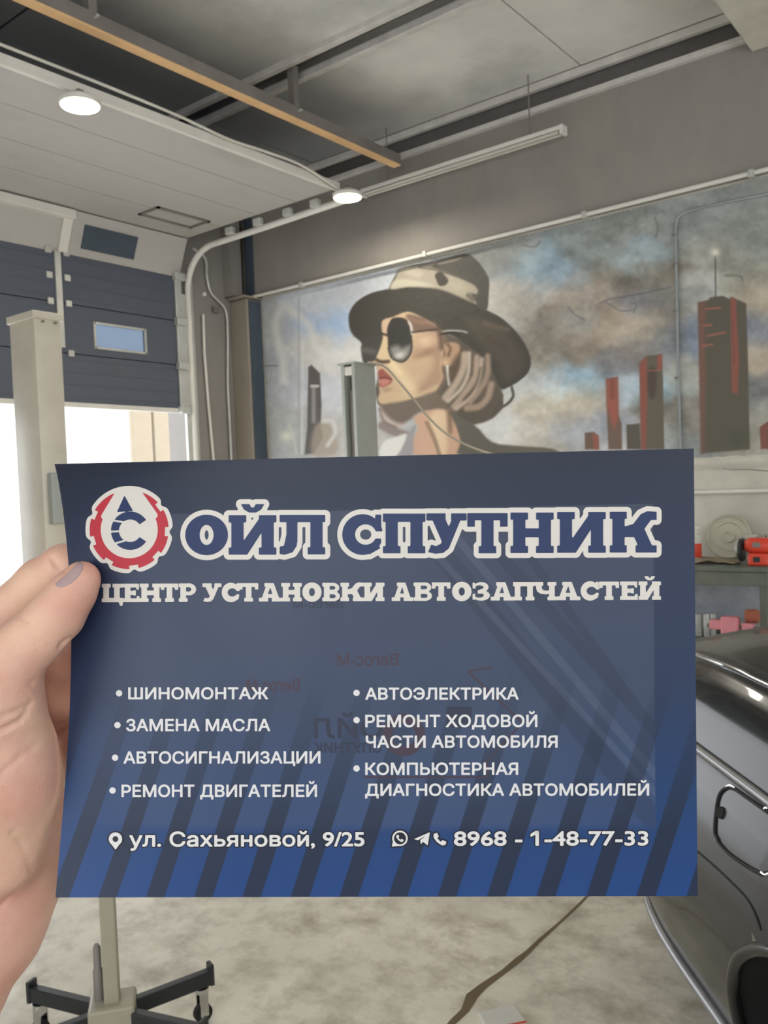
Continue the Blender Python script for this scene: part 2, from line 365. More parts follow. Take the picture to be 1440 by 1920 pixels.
t = thing('tube_light', 'unlit long white tube light hung under the ceiling beside the wall beam', 'lamp')
a, b = on(682, 366, 1, 6.45), on(1056, 240, 1, 6.45); zt = (a[2]+b[2])/2
MB().box((a[0], 6.41, zt), (b[0], 6.49, zt+.035), bev=.006).build('housing', M['white'], t)
for dy in (-.028, .028): MB().tube([(a[0]+.03, 6.45+dy, zt-.018), (b[0]-.03, 6.45+dy, zt-.018)], .014, 10).build('tube', M['pvc'], t, smooth=60)
for x in (a[0]+.3, b[0]-.3): MB().tube([(x, 6.45, zt+.03), (x, 6.45, ZC)], .006, 6).build('hanger', M['steel'], t)
for x in (a[0], b[0]): MB().box((x-.015, 6.405, zt-.036), (x+.015, 6.495, zt+.035), bev=.004).build('end_cap', M['white'], t)

# hanging steel angle beam along the gate wall
t = thing('hanging_beam', 'steel angle beam with tan lower flange hung from ceiling on straps', 'beam')
bz = 4.42
MB().box((-4.74, -1.0, bz), (-4.66, 6.36, bz+.012)).build('lower_flange', M['tan'], t)
MB().box((-4.665, -1.0, bz+.012), (-4.655, 6.36, bz+.10)).build('web', M['steel'], t)
for y in (5.02, 3.2, 1.2):
    h = MB().box((-4.73, y-.03, bz+.01), (-4.67, y+.03, ZC)).build('hanger', M['steel'], t)
    MB().tube([(-4.76, y, bz+.07), (-4.62, y, bz+.07)], .010, 8).build('bolt', M['alu'], h)
# cable along the top strip of the gate
t = thing('white_cable', 'white cable sagging along the front edge of the folded gate', 'cable')
pts = [(-4.92, 0.9, 4.24), (-4.92, 2.2, 4.235), (-4.92, 3.3, 4.235), (-4.92, 4.0, 4.225), (-4.91, 4.5, 4.19), (-4.9, 4.9, 4.20), (-4.9, 5.3, 4.20), (-4.88, 5.8, 4.10)]
MB().tube(smoothpath(pts), .011, 6).build('cord', M['white'], t, smooth=60)

# pipe between beam and mural, plus others
t = thing('conduit_pipe', 'long thin white pipe along the top edge of the mural', 'pipe')
MB().tube([(-6.93, 6.61, 3.652), (-4.9, 6.61, 3.648), (-2.2, 6.61, 3.655), (0.5, 6.61, 3.66)], .018, 8).build('pipe', M['white'], t, smooth=60)
for x in (-6.2, -4.6, -3.0, -1.7): MB().box((x-.02, 6.585, 3.625), (x+.02, 6.66, 3.68), bev=.004).build('clip', M['alu'], t)
t = thing('low_pipe', 'thin white pipe crossing the wall above the workbench', 'pipe')
z = on(1300, 925, 1, 6.68)[2]
MB().tube([(-4.2, 6.68, z), (0.6, 6.68, z+.01)], .017, 8).build('pipe', M['white'], t, smooth=60)
for x in (-3.6, -2.6, -1.5, -.4): MB().box((x-.015, 6.65, z-.03), (x+.015, YM, z+.03), bev=.004).build('clip', M['alu'], t)
t = thing('surface_cable', 'thin grey cable running down the mural between clouds and the tall tower', 'cable')
cp = [(1470, 358), (1380, 375), (1320, 388), (1284, 398), (1270, 408), (1267, 430), (1268, 500), (1270, 600), (1272, 700), (1275, 800), (1278, 900)]
MB().tube([on(x, y, 1, 6.708) for x, y in cp], .011, 8).build('cord', mat('cable_paint', (150, 156, 156), 0.6), t, smooth=60)
for q in ((1268, 440), (1269, 495), (1270, 582), (1273, 708)):
    p = on(*q, 1, 6.708); MB().box(p-[.03, .012, .006], p+[.004, .014, .008]).build('clip', M['steel'], t)
t = thing('air_hose', 'pale thin hose slanting down from the far lift column', 'hose')
hp_ = [on(x, y, 1, 5.9+i*.087) for i, (x, y) in enumerate([(690, 680), (706, 682), (725, 690), (750, 718), (775, 748), (803, 782), (835, 812), (870, 832), (905, 846), (960, 862)])]
MB().tube(smoothpath(hp_, 5), .011, 8).build('cord', mat('hose_beige', (178, 168, 152), 0.6), t, smooth=60)
# two conduits on the gate wall
t = thing('steel_conduit', 'curving pale conduit on the grey wall strip nearest the corner pillar', 'pipe', 'conduits on the gate wall')
pp = [(362, 465), (385, 485), (388, 520), (395, 548), (408, 563), (424, 585), (427, 640), (427, 720), (431, 800), (434, 870)]
MB().tube(smoothpath([on(x, y, 0, XG+.03) for x, y in pp], 5), .016, 8).build('pipe', M['alu'], t, smooth=60)
p = on(402, 582, 0, XG+.005); MB().box(p-[0, .04, .03], p+[.05, .04, .04], bev=.008).build('clamp', M['steel'], t)
t = thing('steel_conduit', 'straight pale conduit starting midway up the grey wall strip beside the gate', 'pipe', 'conduits on the gate wall')
MB().tube([on(x, y, 0, XG+.03) for x, y in [(381, 590), (383, 660), (390, 750), (401, 870)]], .016, 8).build('pipe', M['white'], t, smooth=60)
for q in ((381, 552), (358, 738)):
    p = on(*q, 0, XG); MB().box(p-[0, .02, .02], p+[.03, .02, .02], bev=.005).build('knob', M['white'], t)

# ------------------------------------------------------------------ mural (painted wall picture)
gx = np.arange(484, 1500, 2.0); gy = np.arange(318, 904, 2.0); GX, GY = np.meshgrid(gx, gy)
H_, W_ = GX.shape
def fbm(scale, octs=5, seed=0, sx=1.0, sy=1.0):
    r = np.random.default_rng(seed); out = np.zeros((H_, W_)); amp = 1; tot = 0
    for o in range(octs):
        s = scale/2**o; nx, ny = int(W_*2/(s*sx))+4, int(H_*2/(s*sy))+4
        g = r.random((ny, nx)); fx = (GX-gx[0])/(s*sx); fy = (GY-gy[0])/(s*sy)
        ix = np.floor(fx).astype(int); iy = np.floor(fy).astype(int); tx = fx-ix; ty = fy-iy
        tx = tx*tx*(3-2*tx); ty = ty*ty*(3-2*ty)
        ix = np.clip(ix, 0, nx-2); iy = np.clip(iy, 0, ny-2)
        v = (g[iy, ix]*(1-tx)+g[iy, ix+1]*tx)*(1-ty)+(g[iy+1, ix]*(1-tx)+g[iy+1, ix+1]*tx)*ty
        out += v*amp; tot += amp; amp *= 0.55
    return out/tot
CP = [(500,600,165,168,172),(540,700,176,181,190),(520,820,160,164,166),(600,560,182,188,200),(622,610,150,176,212),(650,560,172,178,188),(600,650,196,192,188),(650,650,196,196,196),(500,700,150,155,160),(650,740,186,190,200),(625,800,170,168,166),
(950,480,138,140,138),(1000,500,138,164,182),(1060,520,134,160,182),(980,560,186,180,172),(1000,550,172,174,176),(1150,430,132,138,136),(1100,470,130,140,142),(1200,490,148,168,178),(1300,430,138,144,144),(1400,450,132,138,136),(1400,520,140,140,130),(1180,525,104,98,90),(1230,525,130,122,110),(1130,540,150,138,124),(1000,580,112,104,96),(1050,575,176,160,142),(1030,610,128,124,122),(1080,600,120,130,138),(1200,565,118,120,132),(1260,560,118,118,116),(1100,560,150,140,132),
(1150,600,176,160,142),(1080,625,172,158,142),(1010,640,112,106,100),(1200,610,168,156,140),(1240,600,140,132,122),(1050,645,108,102,96),(1100,640,150,138,126),(1200,650,150,146,142),(1000,690,150,142,132),(1130,685,104,104,112),(1180,680,118,116,122),(1250,650,134,136,138),(1050,715,140,176,204),(1100,715,146,184,208),(1010,725,196,204,206),(1180,720,160,182,200),(1000,760,184,176,162),(1080,755,196,186,164),(1120,745,180,172,160),(1050,790,178,168,152),(1060,810,150,166,186),(1010,830,190,182,170),(1130,800,140,148,164),(1110,830,176,176,180),(1190,830,170,170,176),(1240,720,146,178,196),(1250,770,120,116,108),(1250,830,142,148,150),
(1290,640,118,134,158),(1285,700,160,160,152),(1300,560,168,172,170),(1300,780,130,126,120),(1430,560,176,164,146),(1430,620,118,126,140),(1430,670,182,168,148),(1430,730,116,120,124),(1430,780,150,148,140),(1430,830,150,148,138),(1480,600,140,140,135),(930,800,196,200,204),(960,830,206,206,204),(960,600,182,182,180),(960,700,186,196,204),(1340,480,150,150,142)]
wsum = np.zeros((H_, W_)); img = np.zeros((H_, W_, 3))
wx = GX+(fbm(44, 4, 1)-.5)*64; wy = GY+(fbm(40, 4, 2)-.5)*44
for x, y, r_, g_, b_ in CP:
    w = np.exp(-(((wx-x)/27)**2+((wy-y)/19)**2)/2)+1e-5/(1+((GX-x)**2+(GY-y)**2)/900)
    wsum += w; img += w[..., None]*np.array([r_, g_, b_])
img /= wsum[..., None]
img += ((fbm(26, 5, 3, 1.4)-.5)*64*np.clip((GX-900)/100, 0.25, 1))[..., None]
img += ((fbm(8, 3, 4)-.5)*20)[..., None]
def sdf_poly(P, X, Y):
    P = np.asarray(P, float); d = np.full(X.shape, 1e18); s = np.ones(X.shape)
    n = len(P); j = n-1
    for i in range(n):
        e = P[j]-P[i]; wxx = X-P[i, 0]; wyy = Y-P[i, 1]
        t = np.clip((wxx*e[0]+wyy*e[1])/(e@e+1e-12), 0, 1)
        d = np.minimum(d, (wxx-e[0]*t)**2+(wyy-e[1]*t)**2)
        c1 = Y >= P[i, 1]; c2 = Y < P[j, 1]; c3 = e[0]*wyy > e[1]*wxx
        fl_ = (c1 & c2 & c3) | (~c1 & ~c2 & ~c3); s = np.where(fl_, -s, s); j = i
    return s*np.sqrt(d)
def sdf_line(P, X, Y):
    P = np.asarray(P, float); d = np.full(X.shape, 1e18)
    for i in range(len(P)-1):
        e = P[i+1]-P[i]; wxx = X-P[i, 0]; wyy = Y-P[i, 1]
        t = np.clip((wxx*e[0]+wyy*e[1])/(e@e+1e-12), 0, 1); d = np.minimum(d, (wxx-e[0]*t)**2+(wyy-e[1]*t)**2)
    return np.sqrt(d)
def sm2(P, n=4):
    return np.array(smoothpath([(*p, 0) for p in P], n))[:, :2]
def closed(P, n=4):
    P = list(P); k = len(P); out = []
    for i in range(k):
        a, b, c, d = (np.array(P[(i+q-1) % k], float) for q in range(4))
        for u in range(n):
            t = u/n; out.append(0.5*((2*b)+(-a+c)*t+(2*a-5*b+4*c-d)*t*t+(-a+3*b-3*c+d)*t**3))
    return np.array(out)
def sub(P, pad):
    P = np.asarray(P); x0, y0 = P.min(0)-pad; x1, y1 = P.max(0)+pad
    a = slice(max(0, int((y0-gy[0])/2)), max(0, int((y1-gy[0])/2)+2)); b = slice(max(0, int((x0-gx[0])/2)), max(0, int((x1-gx[0])/2)+2)); return a, b
def blend(sl, al, col): img[sl] = img[sl]*(1-al[..., None])+np.array(col, float)*al[..., None]
def ppoly(P, col, soft=1.5, al=1.0, sm=True):
    P = closed(P, 3) if sm else np.asarray(P, float); sl = sub(P, soft*2+3); X, Y = GX[sl], GY[sl]
    if X.size: d = sdf_poly(P, X, Y); blend(sl, al*np.clip(.5-d/(2*soft), 0, 1), col)
def pline(P, w, col, soft=1.0, al=1.0):
    P = sm2(P) if len(P) > 2 else np.asarray(P, float); sl = sub(P, w+soft*2+3); X, Y = GX[sl], GY[sl]
    if X.size: d = sdf_line(P, X, Y)-w/2; blend(sl, al*np.clip(.5-d/(2*soft), 0, 1), col)
def pblob(x, y, rx, ry, col, al=1.0, ang=0):
    sl = sub([(x-3*max(rx, ry), y-3*max(rx, ry)), (x+3*max(rx, ry), y+3*max(rx, ry))], 2); X, Y = GX[sl]-x, GY[sl]-y
    if X.size: c, s = math.cos(ang), math.sin(ang); blend(sl, al*np.exp(-((X*c+Y*s)**2/rx**2+(-X*s+Y*c)**2/ry**2)), col)
C5 = lambda L: [(x/3.6+620, y/3.6+440) for x, y in L]
C6 = lambda L: [(x/2.88+940, y/2.88+360) for x, y in L]
C4 = lambda L: [(x/3.4286+300, y/3.4286+420) for x, y in L]
# left part: white smoke arc, dark tower
pline([(532, 712), (529, 668), (518, 624), (519, 597), (533, 577), (554, 590), (580, 612), (594, 653), (621, 668), (668, 662)], 12, (206, 204, 200), 7, .8)
pblob(541, 622, 12, 26, (158, 166, 180), .8); pblob(633, 612, 14, 30, (140, 170, 210), .6)
pline([(560, 560), (560, 850)], 2.5, (140, 145, 150), 1.5, .6); pline([(568, 640), (566, 850)], 3, (205, 206, 205), 2, .7)
ppoly([(578, 688), (584, 684), (600, 700), (603, 760), (601, 800), (606, 820), (590, 850), (571, 852), (576, 800)], (84, 80, 80), 1.5, sm=False)
pline([(588, 728), (588, 790)], 7, (150, 148, 150), 3, .8); pline([(584, 724), (596, 724)], 5, (190, 190, 188), 1.5)
ppoly([(590, 800), (612, 792), (632, 820), (628, 852), (585, 852)], (150, 138, 124), 4, .8); pline([(606, 790), (622, 790), (628, 812), (614, 835)], 7, (196, 196, 196), 3, .8)
pblob(536, 818, 12, 10, (206, 204, 190), .9); pline([(543, 798), (552, 830), (556, 850)], 4, (190, 188, 180), 2, .7)
pline([(495, 686), (520, 686)], 2.5, (110, 112, 116), 1.2); pline([(500, 700), (498, 712), (506, 716), (508, 700)], 2.5, (150, 150, 150), 1.2)
# hair mass and hat
ppoly(C5([(215,700),(420,600),(700,620),(850,700),(1100,800),(1150,1040),(1165,1100),(1110,1220),(980,1285),(830,1240),(700,1180),(500,1200),(340,1170),(300,1060),(310,1000),(320,900)]), (88, 80, 72), 2)
ppoly(C5([(120,570),(127,525),(155,475),(205,430),(285,390),(400,365),(520,352),(650,362),(760,378),(860,418),(980,470),(1060,512),(1150,560),(1240,640),(1300,720),(1340,800),(1352,870),(1330,935),(1270,990),(1200,1030),(1150,1042),(1110,960),(1040,840),(880,720),(740,650),(500,640),(330,690),(290,850),(220,860),(212,740),(160,690),(130,640)]), (62, 60, 56), 1.2)
ppoly(C5([(900,560),(1080,590),(1200,680),(1290,800),(1300,900),(1200,990),(1150,960),(1120,850),(1000,720)]), (80, 72, 64), 8, .8)
pline(C5([(1040,600),(1110,620),(1200,640)]), 8, (104, 88, 76), 4, .8); pline(C5([(1060,700),(1180,760)]), 10, (72, 60, 54), 5, .7)
ppoly(C5([(398,372),(428,290),(470,230),(560,205),(700,185),(900,130),(960,150),(1010,200),(1050,260),(1070,310),(1067,400),(1052,512),(980,475),(860,420),(760,380),(640,362),(520,355)]), (74, 71, 66), 1.2)
ppoly(C5([(560,208),(700,188),(880,150),(850,175),(740,200),(640,212)]), (128, 120, 110), 1.5)
ppoly(C5([(404,368),(440,290),(478,226),(620,212),(760,245),(870,295),(960,335),(992,372),(985,400),(945,398),(985,468),(900,432),(760,374),(640,356),(520,352)]), (158, 149, 134), 1.5)
ppoly(C5([(410,362),(430,310),(520,300),(620,320),(700,345),(640,350),(520,348)]), (186, 178, 160), 3, .8)
ppoly(C5([(480,240),(540,225),(620,250),(600,290),(520,270)]), (182, 172, 156), 4, .7); pblob(*C5([(860, 350)])[0], 22, 10, (176, 166, 146), .8, .4)
ppoly(C5([(705,270),(740,248),(775,280),(795,310),(775,340),(735,345),(715,310)]), (64, 58, 54), 1.5)
pline(C5([(600,222),(720,240),(860,285)]), 3, (84, 78, 72), 1.2); pline(C5([(930,410),(960,440)]), 9, (90, 84, 76), 3, .8)
# face
ppoly(C5([(350,580),(420,555),(520,520),(620,560),(740,640),(765,760),(750,900),(760,970),(700,1060),(620,1092),(540,1112),(440,1140),(350,1146),(320,1112),(330,1072),(326,1020),(318,930),(310,880),(292,850),(285,825),(310,790),(340,720),(350,660)]), (190, 162, 130), 1.2)
ppoly(C5([(620,650),(745,660),(765,760),(752,900),(762,970),(700,1060),(640,1080),(560,1050),(640,960),(690,850),(620,800),(560,820),(560,740)]), (160, 126, 104), 9, .8)
ppoly(C5([(350,1145),(330,1080),(420,1060),(560,1080),(640,1050),(720,1010),(700,1062),(540,1114)]), (196, 168, 132), 3, .7)
pline(C5([(400,870),(480,960),(540,1040)]), 22, (214, 190, 150), 9, .8); pline(C5([(420,880),(470,930)]), 10, (222, 198, 158), 5, .7)
pblob(*C5([(600, 900)])[0], 26, 16, (184, 150, 122), .6); pblob(*C5([(640, 720)])[0], 20, 13, (206, 176, 146), .9)
pblob(*C5([(640, 800)])[0], 24, 7, (140, 104, 86), .7, -.4)
ppoly(C5([(510,540),(620,560),(740,640),(740,655),(640,650),(560,655),(545,610)]), (116, 90, 78), 3)
pline(C5([(520,560),(600,590),(700,600)]), 5, (150, 116, 98), 4, .6)
ppoly(C5([(350,590),(405,585),(395,640),(352,660)]), (196, 164, 138), 2.5)
ppoly(C5([(310,790),(345,700),(375,690),(385,760),(410,840),(385,858),(330,850),(290,838)]), (204, 178, 142), 1.5)
pline(C5([(295,838),(340,858),(390,856)]), 6, (70, 54, 46), 2.2); pline(C5([(292,850),(320,880),(316,905)]), 3, (170, 140, 110), 1.5)
# lips
ppoly(C5([(318,925),(348,905),(375,928),(416,972),(405,1005),(375,1022),(345,1030),(326,1015),(335,985),(322,965)]), (150, 78, 72), 1.5)
ppoly(C5([(335,985),(365,970),(405,985),(385,1010),(345,1022)]), (190, 116, 108), 2.2); pline(C5([(330,968),(365,965),(408,975)]), 2.5, (104, 48, 46), 1.2)
ppoly(C5([(350,1040),(390,1032),(410,1045),(370,1062)]), (150, 112, 88), 4, .6)
# sunglasses
ppoly(C5([(213,720),(330,680),(352,690),(335,760),(296,845),(250,862),(216,850)]), (66, 64, 62), 1.5); pline(C5([(225,780),(290,790)]), 9, (104, 100, 96), 4, .7)
ppoly(C5([(385,700),(380,640),(400,585),(430,560),(505,568),(538,640),(548,740),(540,800),(500,852),(460,857),(410,830),(388,765)]), (52, 50, 50), 1.2)
ppoly(C5([(400,770),(450,745),(480,765),(535,745),(532,800),(498,842),(462,846),(420,820)]), (128, 126, 124), 5); pblob(*C5([(465, 815)])[0], 10, 6, (196, 194, 190), .9, -.3)
pline(C5([(388,765),(410,830),(460,857),(500,852),(540,800),(548,740),(540,650)]), 3, (58, 54, 52), 1.0)
pline(C5([(528,590),(544,620),(547,670)]), 3.5, (190, 188, 188), 1.0); pline(C5([(345,668),(385,680)]), 4, (44, 42, 42), 1.0)
pline(C5([(548,660),(620,650),(720,640)]), 3, (54, 48, 46), 1.0); pline(C5([(740,655),(800,648),(880,650),(920,660)]), 3, (170, 166, 160), 1.2); pline(C5([(740,672),(830,660),(870,680)]), 4, (40, 38, 38), 1.2)
pline(C5([(730,620),(745,700),(750,760)]), 10, (84, 66, 58), 4, .8)
# ear, earring
ppoly(C5([(765,745),(820,725),(868,745),(872,800),(850,850),(810,890),(765,882),(750,840),(775,810)]), (172, 138, 112), 2); pline(C5([(790,740),(808,770),(795,815)]), 5, (116, 84, 66), 2)
pblob(*C5([(775, 865)])[0], 7, 6, (204, 172, 138), .8); pline(C5([(788,890),(792,950),(800,1010)]), 5, (206, 200, 194), 1.2)
ppoly(C5([(800,900),(880,780),(900,820),(860,950),(810,1010)]), (92, 74, 62), 4, .8)
# hair highlights
for L_, w_, c_ in (([(905,810),(895,900),(850,1000),(770,1105)], 13, (182,162,146)), ([(935,800),(930,930),(880,1040),(790,1125)], 7, (200,184,168)), ([(985,830),(975,950),(920,1050),(830,1165)], 12, (172,150,134)),
                   ([(1020,840),(1000,980),(950,1090),(850,1175)], 7, (192,172,156)), ([(1060,820),(1060,930),(1020,1030),(940,1130)], 10, (160,138,122)), ([(1085,1010),(1060,1100),(1000,1160),(920,1170)], 12, (166,142,124)),
                   ([(960,820),(950,950)], 3, (96,80,70)), ([(1010,900),(980,1020),(900,1110)], 3, (84,70,62)), ([(1040,1040),(1000,1110)], 4, (104,86,74)),
                   ([(340,1170),(400,1230),(490,1270)], 9, (176,150,142)), ([(345,1220),(400,1280),(470,1290)], 7, (182,158,150)), ([(350,1290),(430,1330),(500,1350)], 16, (126,112,110)), ([(330,1180),(360,1260),(440,1300)], 3, (104,88,84))):
    pline(C5(L_), w_, c_, 3, .9)
# neck and clothes
ppoly(C5([(350,1150),(540,1118),(700,1064),(760,1120),(840,1200),(860,1260),(700,1200),(600,1200),(520,1260),(450,1270),(380,1220)]), (108, 94, 84), 4)
ppoly(C5([(560,1240),(640,1190),(760,1180),(840,1230),(880,1330),(900,1480),(545,1480),(560,1370),(590,1300)]), (194, 152, 128), 3)
ppoly(C5([(700,1190),(780,1200),(790,1330),(780,1480),(720,1480),(690,1330),(660,1260)]), (216, 188, 152), 5, .9)
pline(C5([(650,1270),(700,1380),(735,1490)]), 7, (140, 112, 88), 3); pline(C5([(800,1200),(810,1330)]), 9, (130, 104, 86), 4); pblob(*C5([(840, 1380)])[0], 9, 22, (206, 160, 134), .8)
ppoly(C5([(800,1190),(870,1230),(980,1290),(1090,1400),(1260,1425),(1500,1445),(1500,1500),(900,1500),(880,1400),(845,1290)]), (94, 91, 84), 2)
ppoly(C5([(500,1370),(575,1280),(560,1370),(545,1500),(430,1500)]), (146, 142, 146), 2); ppoly(C5([(355,1400),(440,1365),(515,1350),(440,1500),(330,1500)]), (208, 207, 204), 2.5)
pline(C5([(1222,1030),(1232,1090),(1195,1140),(1150,1165),(1110,1180)]), 5, (74, 68, 64), 1.5); ppoly(C5([(1150,1100),(1165,1160),(1120,1215),(1080,1240)]), (84, 76, 70), 2)
ppoly(C5([(975,1285),(1090,1265),(1040,1310)]), (205, 206, 208), 3)
# towers
def tower(P, col, soft=1.2): ppoly(C6(P), col, soft, sm=False)
tower([(1062,598),(1120,582),(1125,570),(1195,560),(1235,578),(1240,565),(1322,602),(1332,900),(1342,1390),(1078,1412),(1070,1000)], (86, 81, 71))
ppoly(C6([(1062,598),(1108,590),(1098,720),(1102,1000),(1095,1410),(1078,1412),(1070,1000)]), (124, 80, 70), 4, .8, sm=False)
tower([(1237,570),(1268,576),(1272,700),(1284,900),(1276,1090),(1244,1080),(1240,800)], (138, 76, 66), 1.5)
for a_, b_ in (((1105,631),(1182,626)), ((1092,721),(1136,718)), ((1112,777),(1208,759)), ((1086,831),(1140,823))): pline(C6([a_, b_]), 2.6, (176, 92, 78), 1.2)
pline(C6([(1155,345),(1158,572)]), 2.2, (70, 72, 68), 1.0); pblob(*C6([(1155, 327)])[0], 9, 8, (222, 218, 204), .95)
pblob(*C6([(1280, 1330)])[0], 24, 20, (70, 74, 58), .6); pline(C6([(1250,690),(1256,930)]), 2, (96, 60, 56), 1.5, .6)
tower([(745,925),(785,885),(866,875),(873,1000),(880,1390),(755,1390)], (96, 88, 78))
tower([(745,925),(785,887),(790,1050),(780,1390),(757,1390)], (142, 76, 66), 2); tower([(842,880),(867,876),(866,955),(846,960)], (150, 78, 68), 2)
ppoly(C6([(792,960),(835,960),(832,1100),(795,1105)]), (72, 62, 56), 3, .8); pline(C6([(795,965),(862,962)]), 2, (164, 92, 80), 1)
tower([(565,1008),(630,998),(632,1200),(650,1250),(652,1390),(578,1390),(568,1150)], (110, 88, 78))
ppoly(C6([(567,1012),(628,1002),(632,1220),(610,1280),(570,1160)]), (164, 82, 70), 4, .9, sm=False); pline(C6([(600,1020),(600,1110)]), 7, (112, 62, 56), 4, .7)
tower([(675,1256),(748,1250),(754,1390),(678,1390)], (86, 80, 73)); tower([(450,1300),(500,1295),(525,1316),(528,1390),(452,1390)], (108, 84, 74)); tower([(492,1300),(525,1318),(526,1390),(500,1390)], (148, 80, 68), 2)
tower([(1395,1268),(1450,1232),(1560,1240),(1560,1390),(1400,1388)], (124, 72, 64)); tower([(1440,1240),(1560,1240),(1560,1390),(1440,1390)], (92, 76, 68), 2)
# cracks and scratches of the plaster showing in the paint
for a_ in ([(530,600),(600,575),(700,560),(800,540),(920,512)], [(360,620),(395,660),(450,690)], [(700,600),(730,610),(712,650)], [(560,590),(640,640),(700,640)]): pline(C6(a_), 2.2, (78, 84, 98), 1.5, .7)
pline(C6([(828,140),(845,190),(836,240)]), 2, (92, 92, 90), 1.2, .8); pline(C6([(1210,450),(1290,455),(1302,480)]), 3, (96, 100, 96), 1.5, .8)
pline(C6([(110,285),(180,296),(210,262)]), 2, (96, 96, 92), 1.2, .8)
img = img*.84+img.mean(-1, keepdims=True)*.16+np.array([4, 3, 0]); mlin = np.minimum(lin(np.clip(img, 0, 255))*1.2, .85)
# grid -> wall plane, keeping only the painted area
topy = 561-(GX-490)*0.2442; keep = (GY > topy) & (GX > 488+(GY-560)*0.055) & (GY < 866-(GX-900)*0.016)
D = (GX[..., None]-720)/F*RT-(GY[..., None]-960)/F*UP+FW; YP = YM-0.004
P3 = CAM+D*((YP-CAM[1])/D[..., 1])[..., None]
idx = np.arange(H_*W_).reshape(H_, W_)
q = np.stack([idx[1:, :-1], idx[1:, 1:], idx[:-1, 1:], idx[:-1, :-1]], -1)[keep[1:, 1:] & keep[:-1, :-1] & keep[1:, :-1] & keep[:-1, 1:]]
me = bpy.data.meshes.new('mural'); used = np.unique(q); rem = np.full(H_*W_, -1); rem[used] = np.arange(len(used))
q = rem[q]; vv = P3.reshape(-1, 3)[used]
me.vertices.add(len(vv)); me.vertices.foreach_set('co', vv.ravel()); me.loops.add(q.size); me.loops.foreach_set('vertex_index', q.ravel())
me.polygons.add(len(q)); me.polygons.foreach_set('loop_start', np.arange(0, q.size, 4)); me.update(calc_edges=True)
ca = me.color_attributes.new('paint', 'FLOAT_COLOR', 'POINT')
ca.data.foreach_set('color', np.concatenate([mlin.reshape(-1, 3)[used], np.ones((len(used), 1))], 1).ravel())
mm = bpy.data.materials.new('mural_paint'); mm.use_nodes = True; N = Nd(mm); p = N.n['Principled BSDF']; p.inputs['Roughness'].default_value = .6
at = N.new('ShaderNodeAttribute', attribute_name='paint'); N.l.new(at.outputs[0], p.inputs['Base Color'])
tc = N.new('ShaderNodeTexCoord'); nz = N.new('ShaderNodeTexNoise', i_Scale=11.0, i_Detail=6.0); N.l.new(tc.outputs['Object'], nz.inputs['Vector'])
b = N.new('ShaderNodeBump'); b.inputs['Strength'].default_value = .45; b.inputs['Distance'].default_value = .02; N.l.new(nz.outputs[0], b.inputs['Height']); N.l.new(b.outputs[0], p.inputs['Normal'])
me.materials.append(mm); mo = bpy.data.objects.new('mural', me); COL.objects.link(mo)
tag(mo, 'painted wall mural of woman in wide hat and sunglasses with towers and clouds', 'mural')
# mural cap strip ledge below the paint at the right

# ------------------------------------------------------------------ two-post lift columns
def bolt(mb, c, ax, r=.012, h=.01): mb.lathe(c, ax, [(r, 0), (r, h), (r*.6, h)], 8)
t = thing('lift_column', 'cream car lift column standing nearest, left of the gate window', 'car lift', 'two-post lift columns')
x1, y0 = -4.643, 2.678; x0, y1 = x1-.28, y0+.175
MB().box((x0, y0, 0.02), (x1, y1, 2.58), bev=.012).build('post', M['cream'], t, smooth=40)
MB().box((x0-.008, y0-.012, 2.56), (x1+.012, y1+.012, 2.605), bev=.005).build('cap', M['cream'], t)
m = MB()
for yy in (y0+.05, y0+.13): bolt(m, (x1+.01, yy, 2.545), (1, 0, 0), .008)
m.build('bolt', M['steel'], t)
MB().box((x0-.12, y0-.1, 0), (x1+.12, y1+.1, .02)).build('base_plate', M['cream'], t)
cb = MB().box((x1, y0+.03, 1.36), (x1+.05, y1-.01, 1.66), bev=.008).build('control_box', M['liftgrey'], t)
for i, zz in enumerate((1.62, 1.575, 1.51, 1.44)):
    m = MB(); m.lathe((x1+.05, y0+.10, zz), (1, 0, 0), [(.02, 0), (.02, .012), (.012, .018)], 14); m.build('button', M['cream'], cb)
t = thing('lift_column', 'grey-green open-channel lift column standing before the painted lips', 'car lift', 'two-post lift columns')
x1, y0 = -4.842, 5.797; x0, y1 = x1-.17, y0+.29
MB().box((x1-.035, y0, .02), (x1, y1, 2.6), bev=.005).build('side_wall', M['liftgrey'], t)
MB().box((x0-.0, y0+.01, .02), (x0+.035, y1, 2.6), bev=.005).build('side_wall', M['liftgrey'], t)
MB().box((x0+.03, y1-.02, .02), (x1-.03, y1, 2.58)).build('back_wall', M['black'], t)
MB().box((x0+.03, y0+.02, 2.50), (x1-.03, y0+.10, 2.58), bev=.01).build('top_bracket', M['white'], t)
MB().box((x0+.05, y0+.05, 1.6), (x1-.05, y0+.2, 2.38), bev=.02).build('carriage', M['steel'], t)
MB().tube([(x0+.085, y0+.08, .3), (x0+.085, y0+.08, 2.52)], .014, 8).build('screw', M['alu'], t)
MB().box((x0-.12, y0-.1, 0), (x1+.12, y1+.1, .02)).build('base_plate', M['liftgrey'], t)
MB().box((x0-.02, y0-.012, 2.595), (x1+.01, y1+.01, 2.612)).build('cap', M['liftgrey'], t)

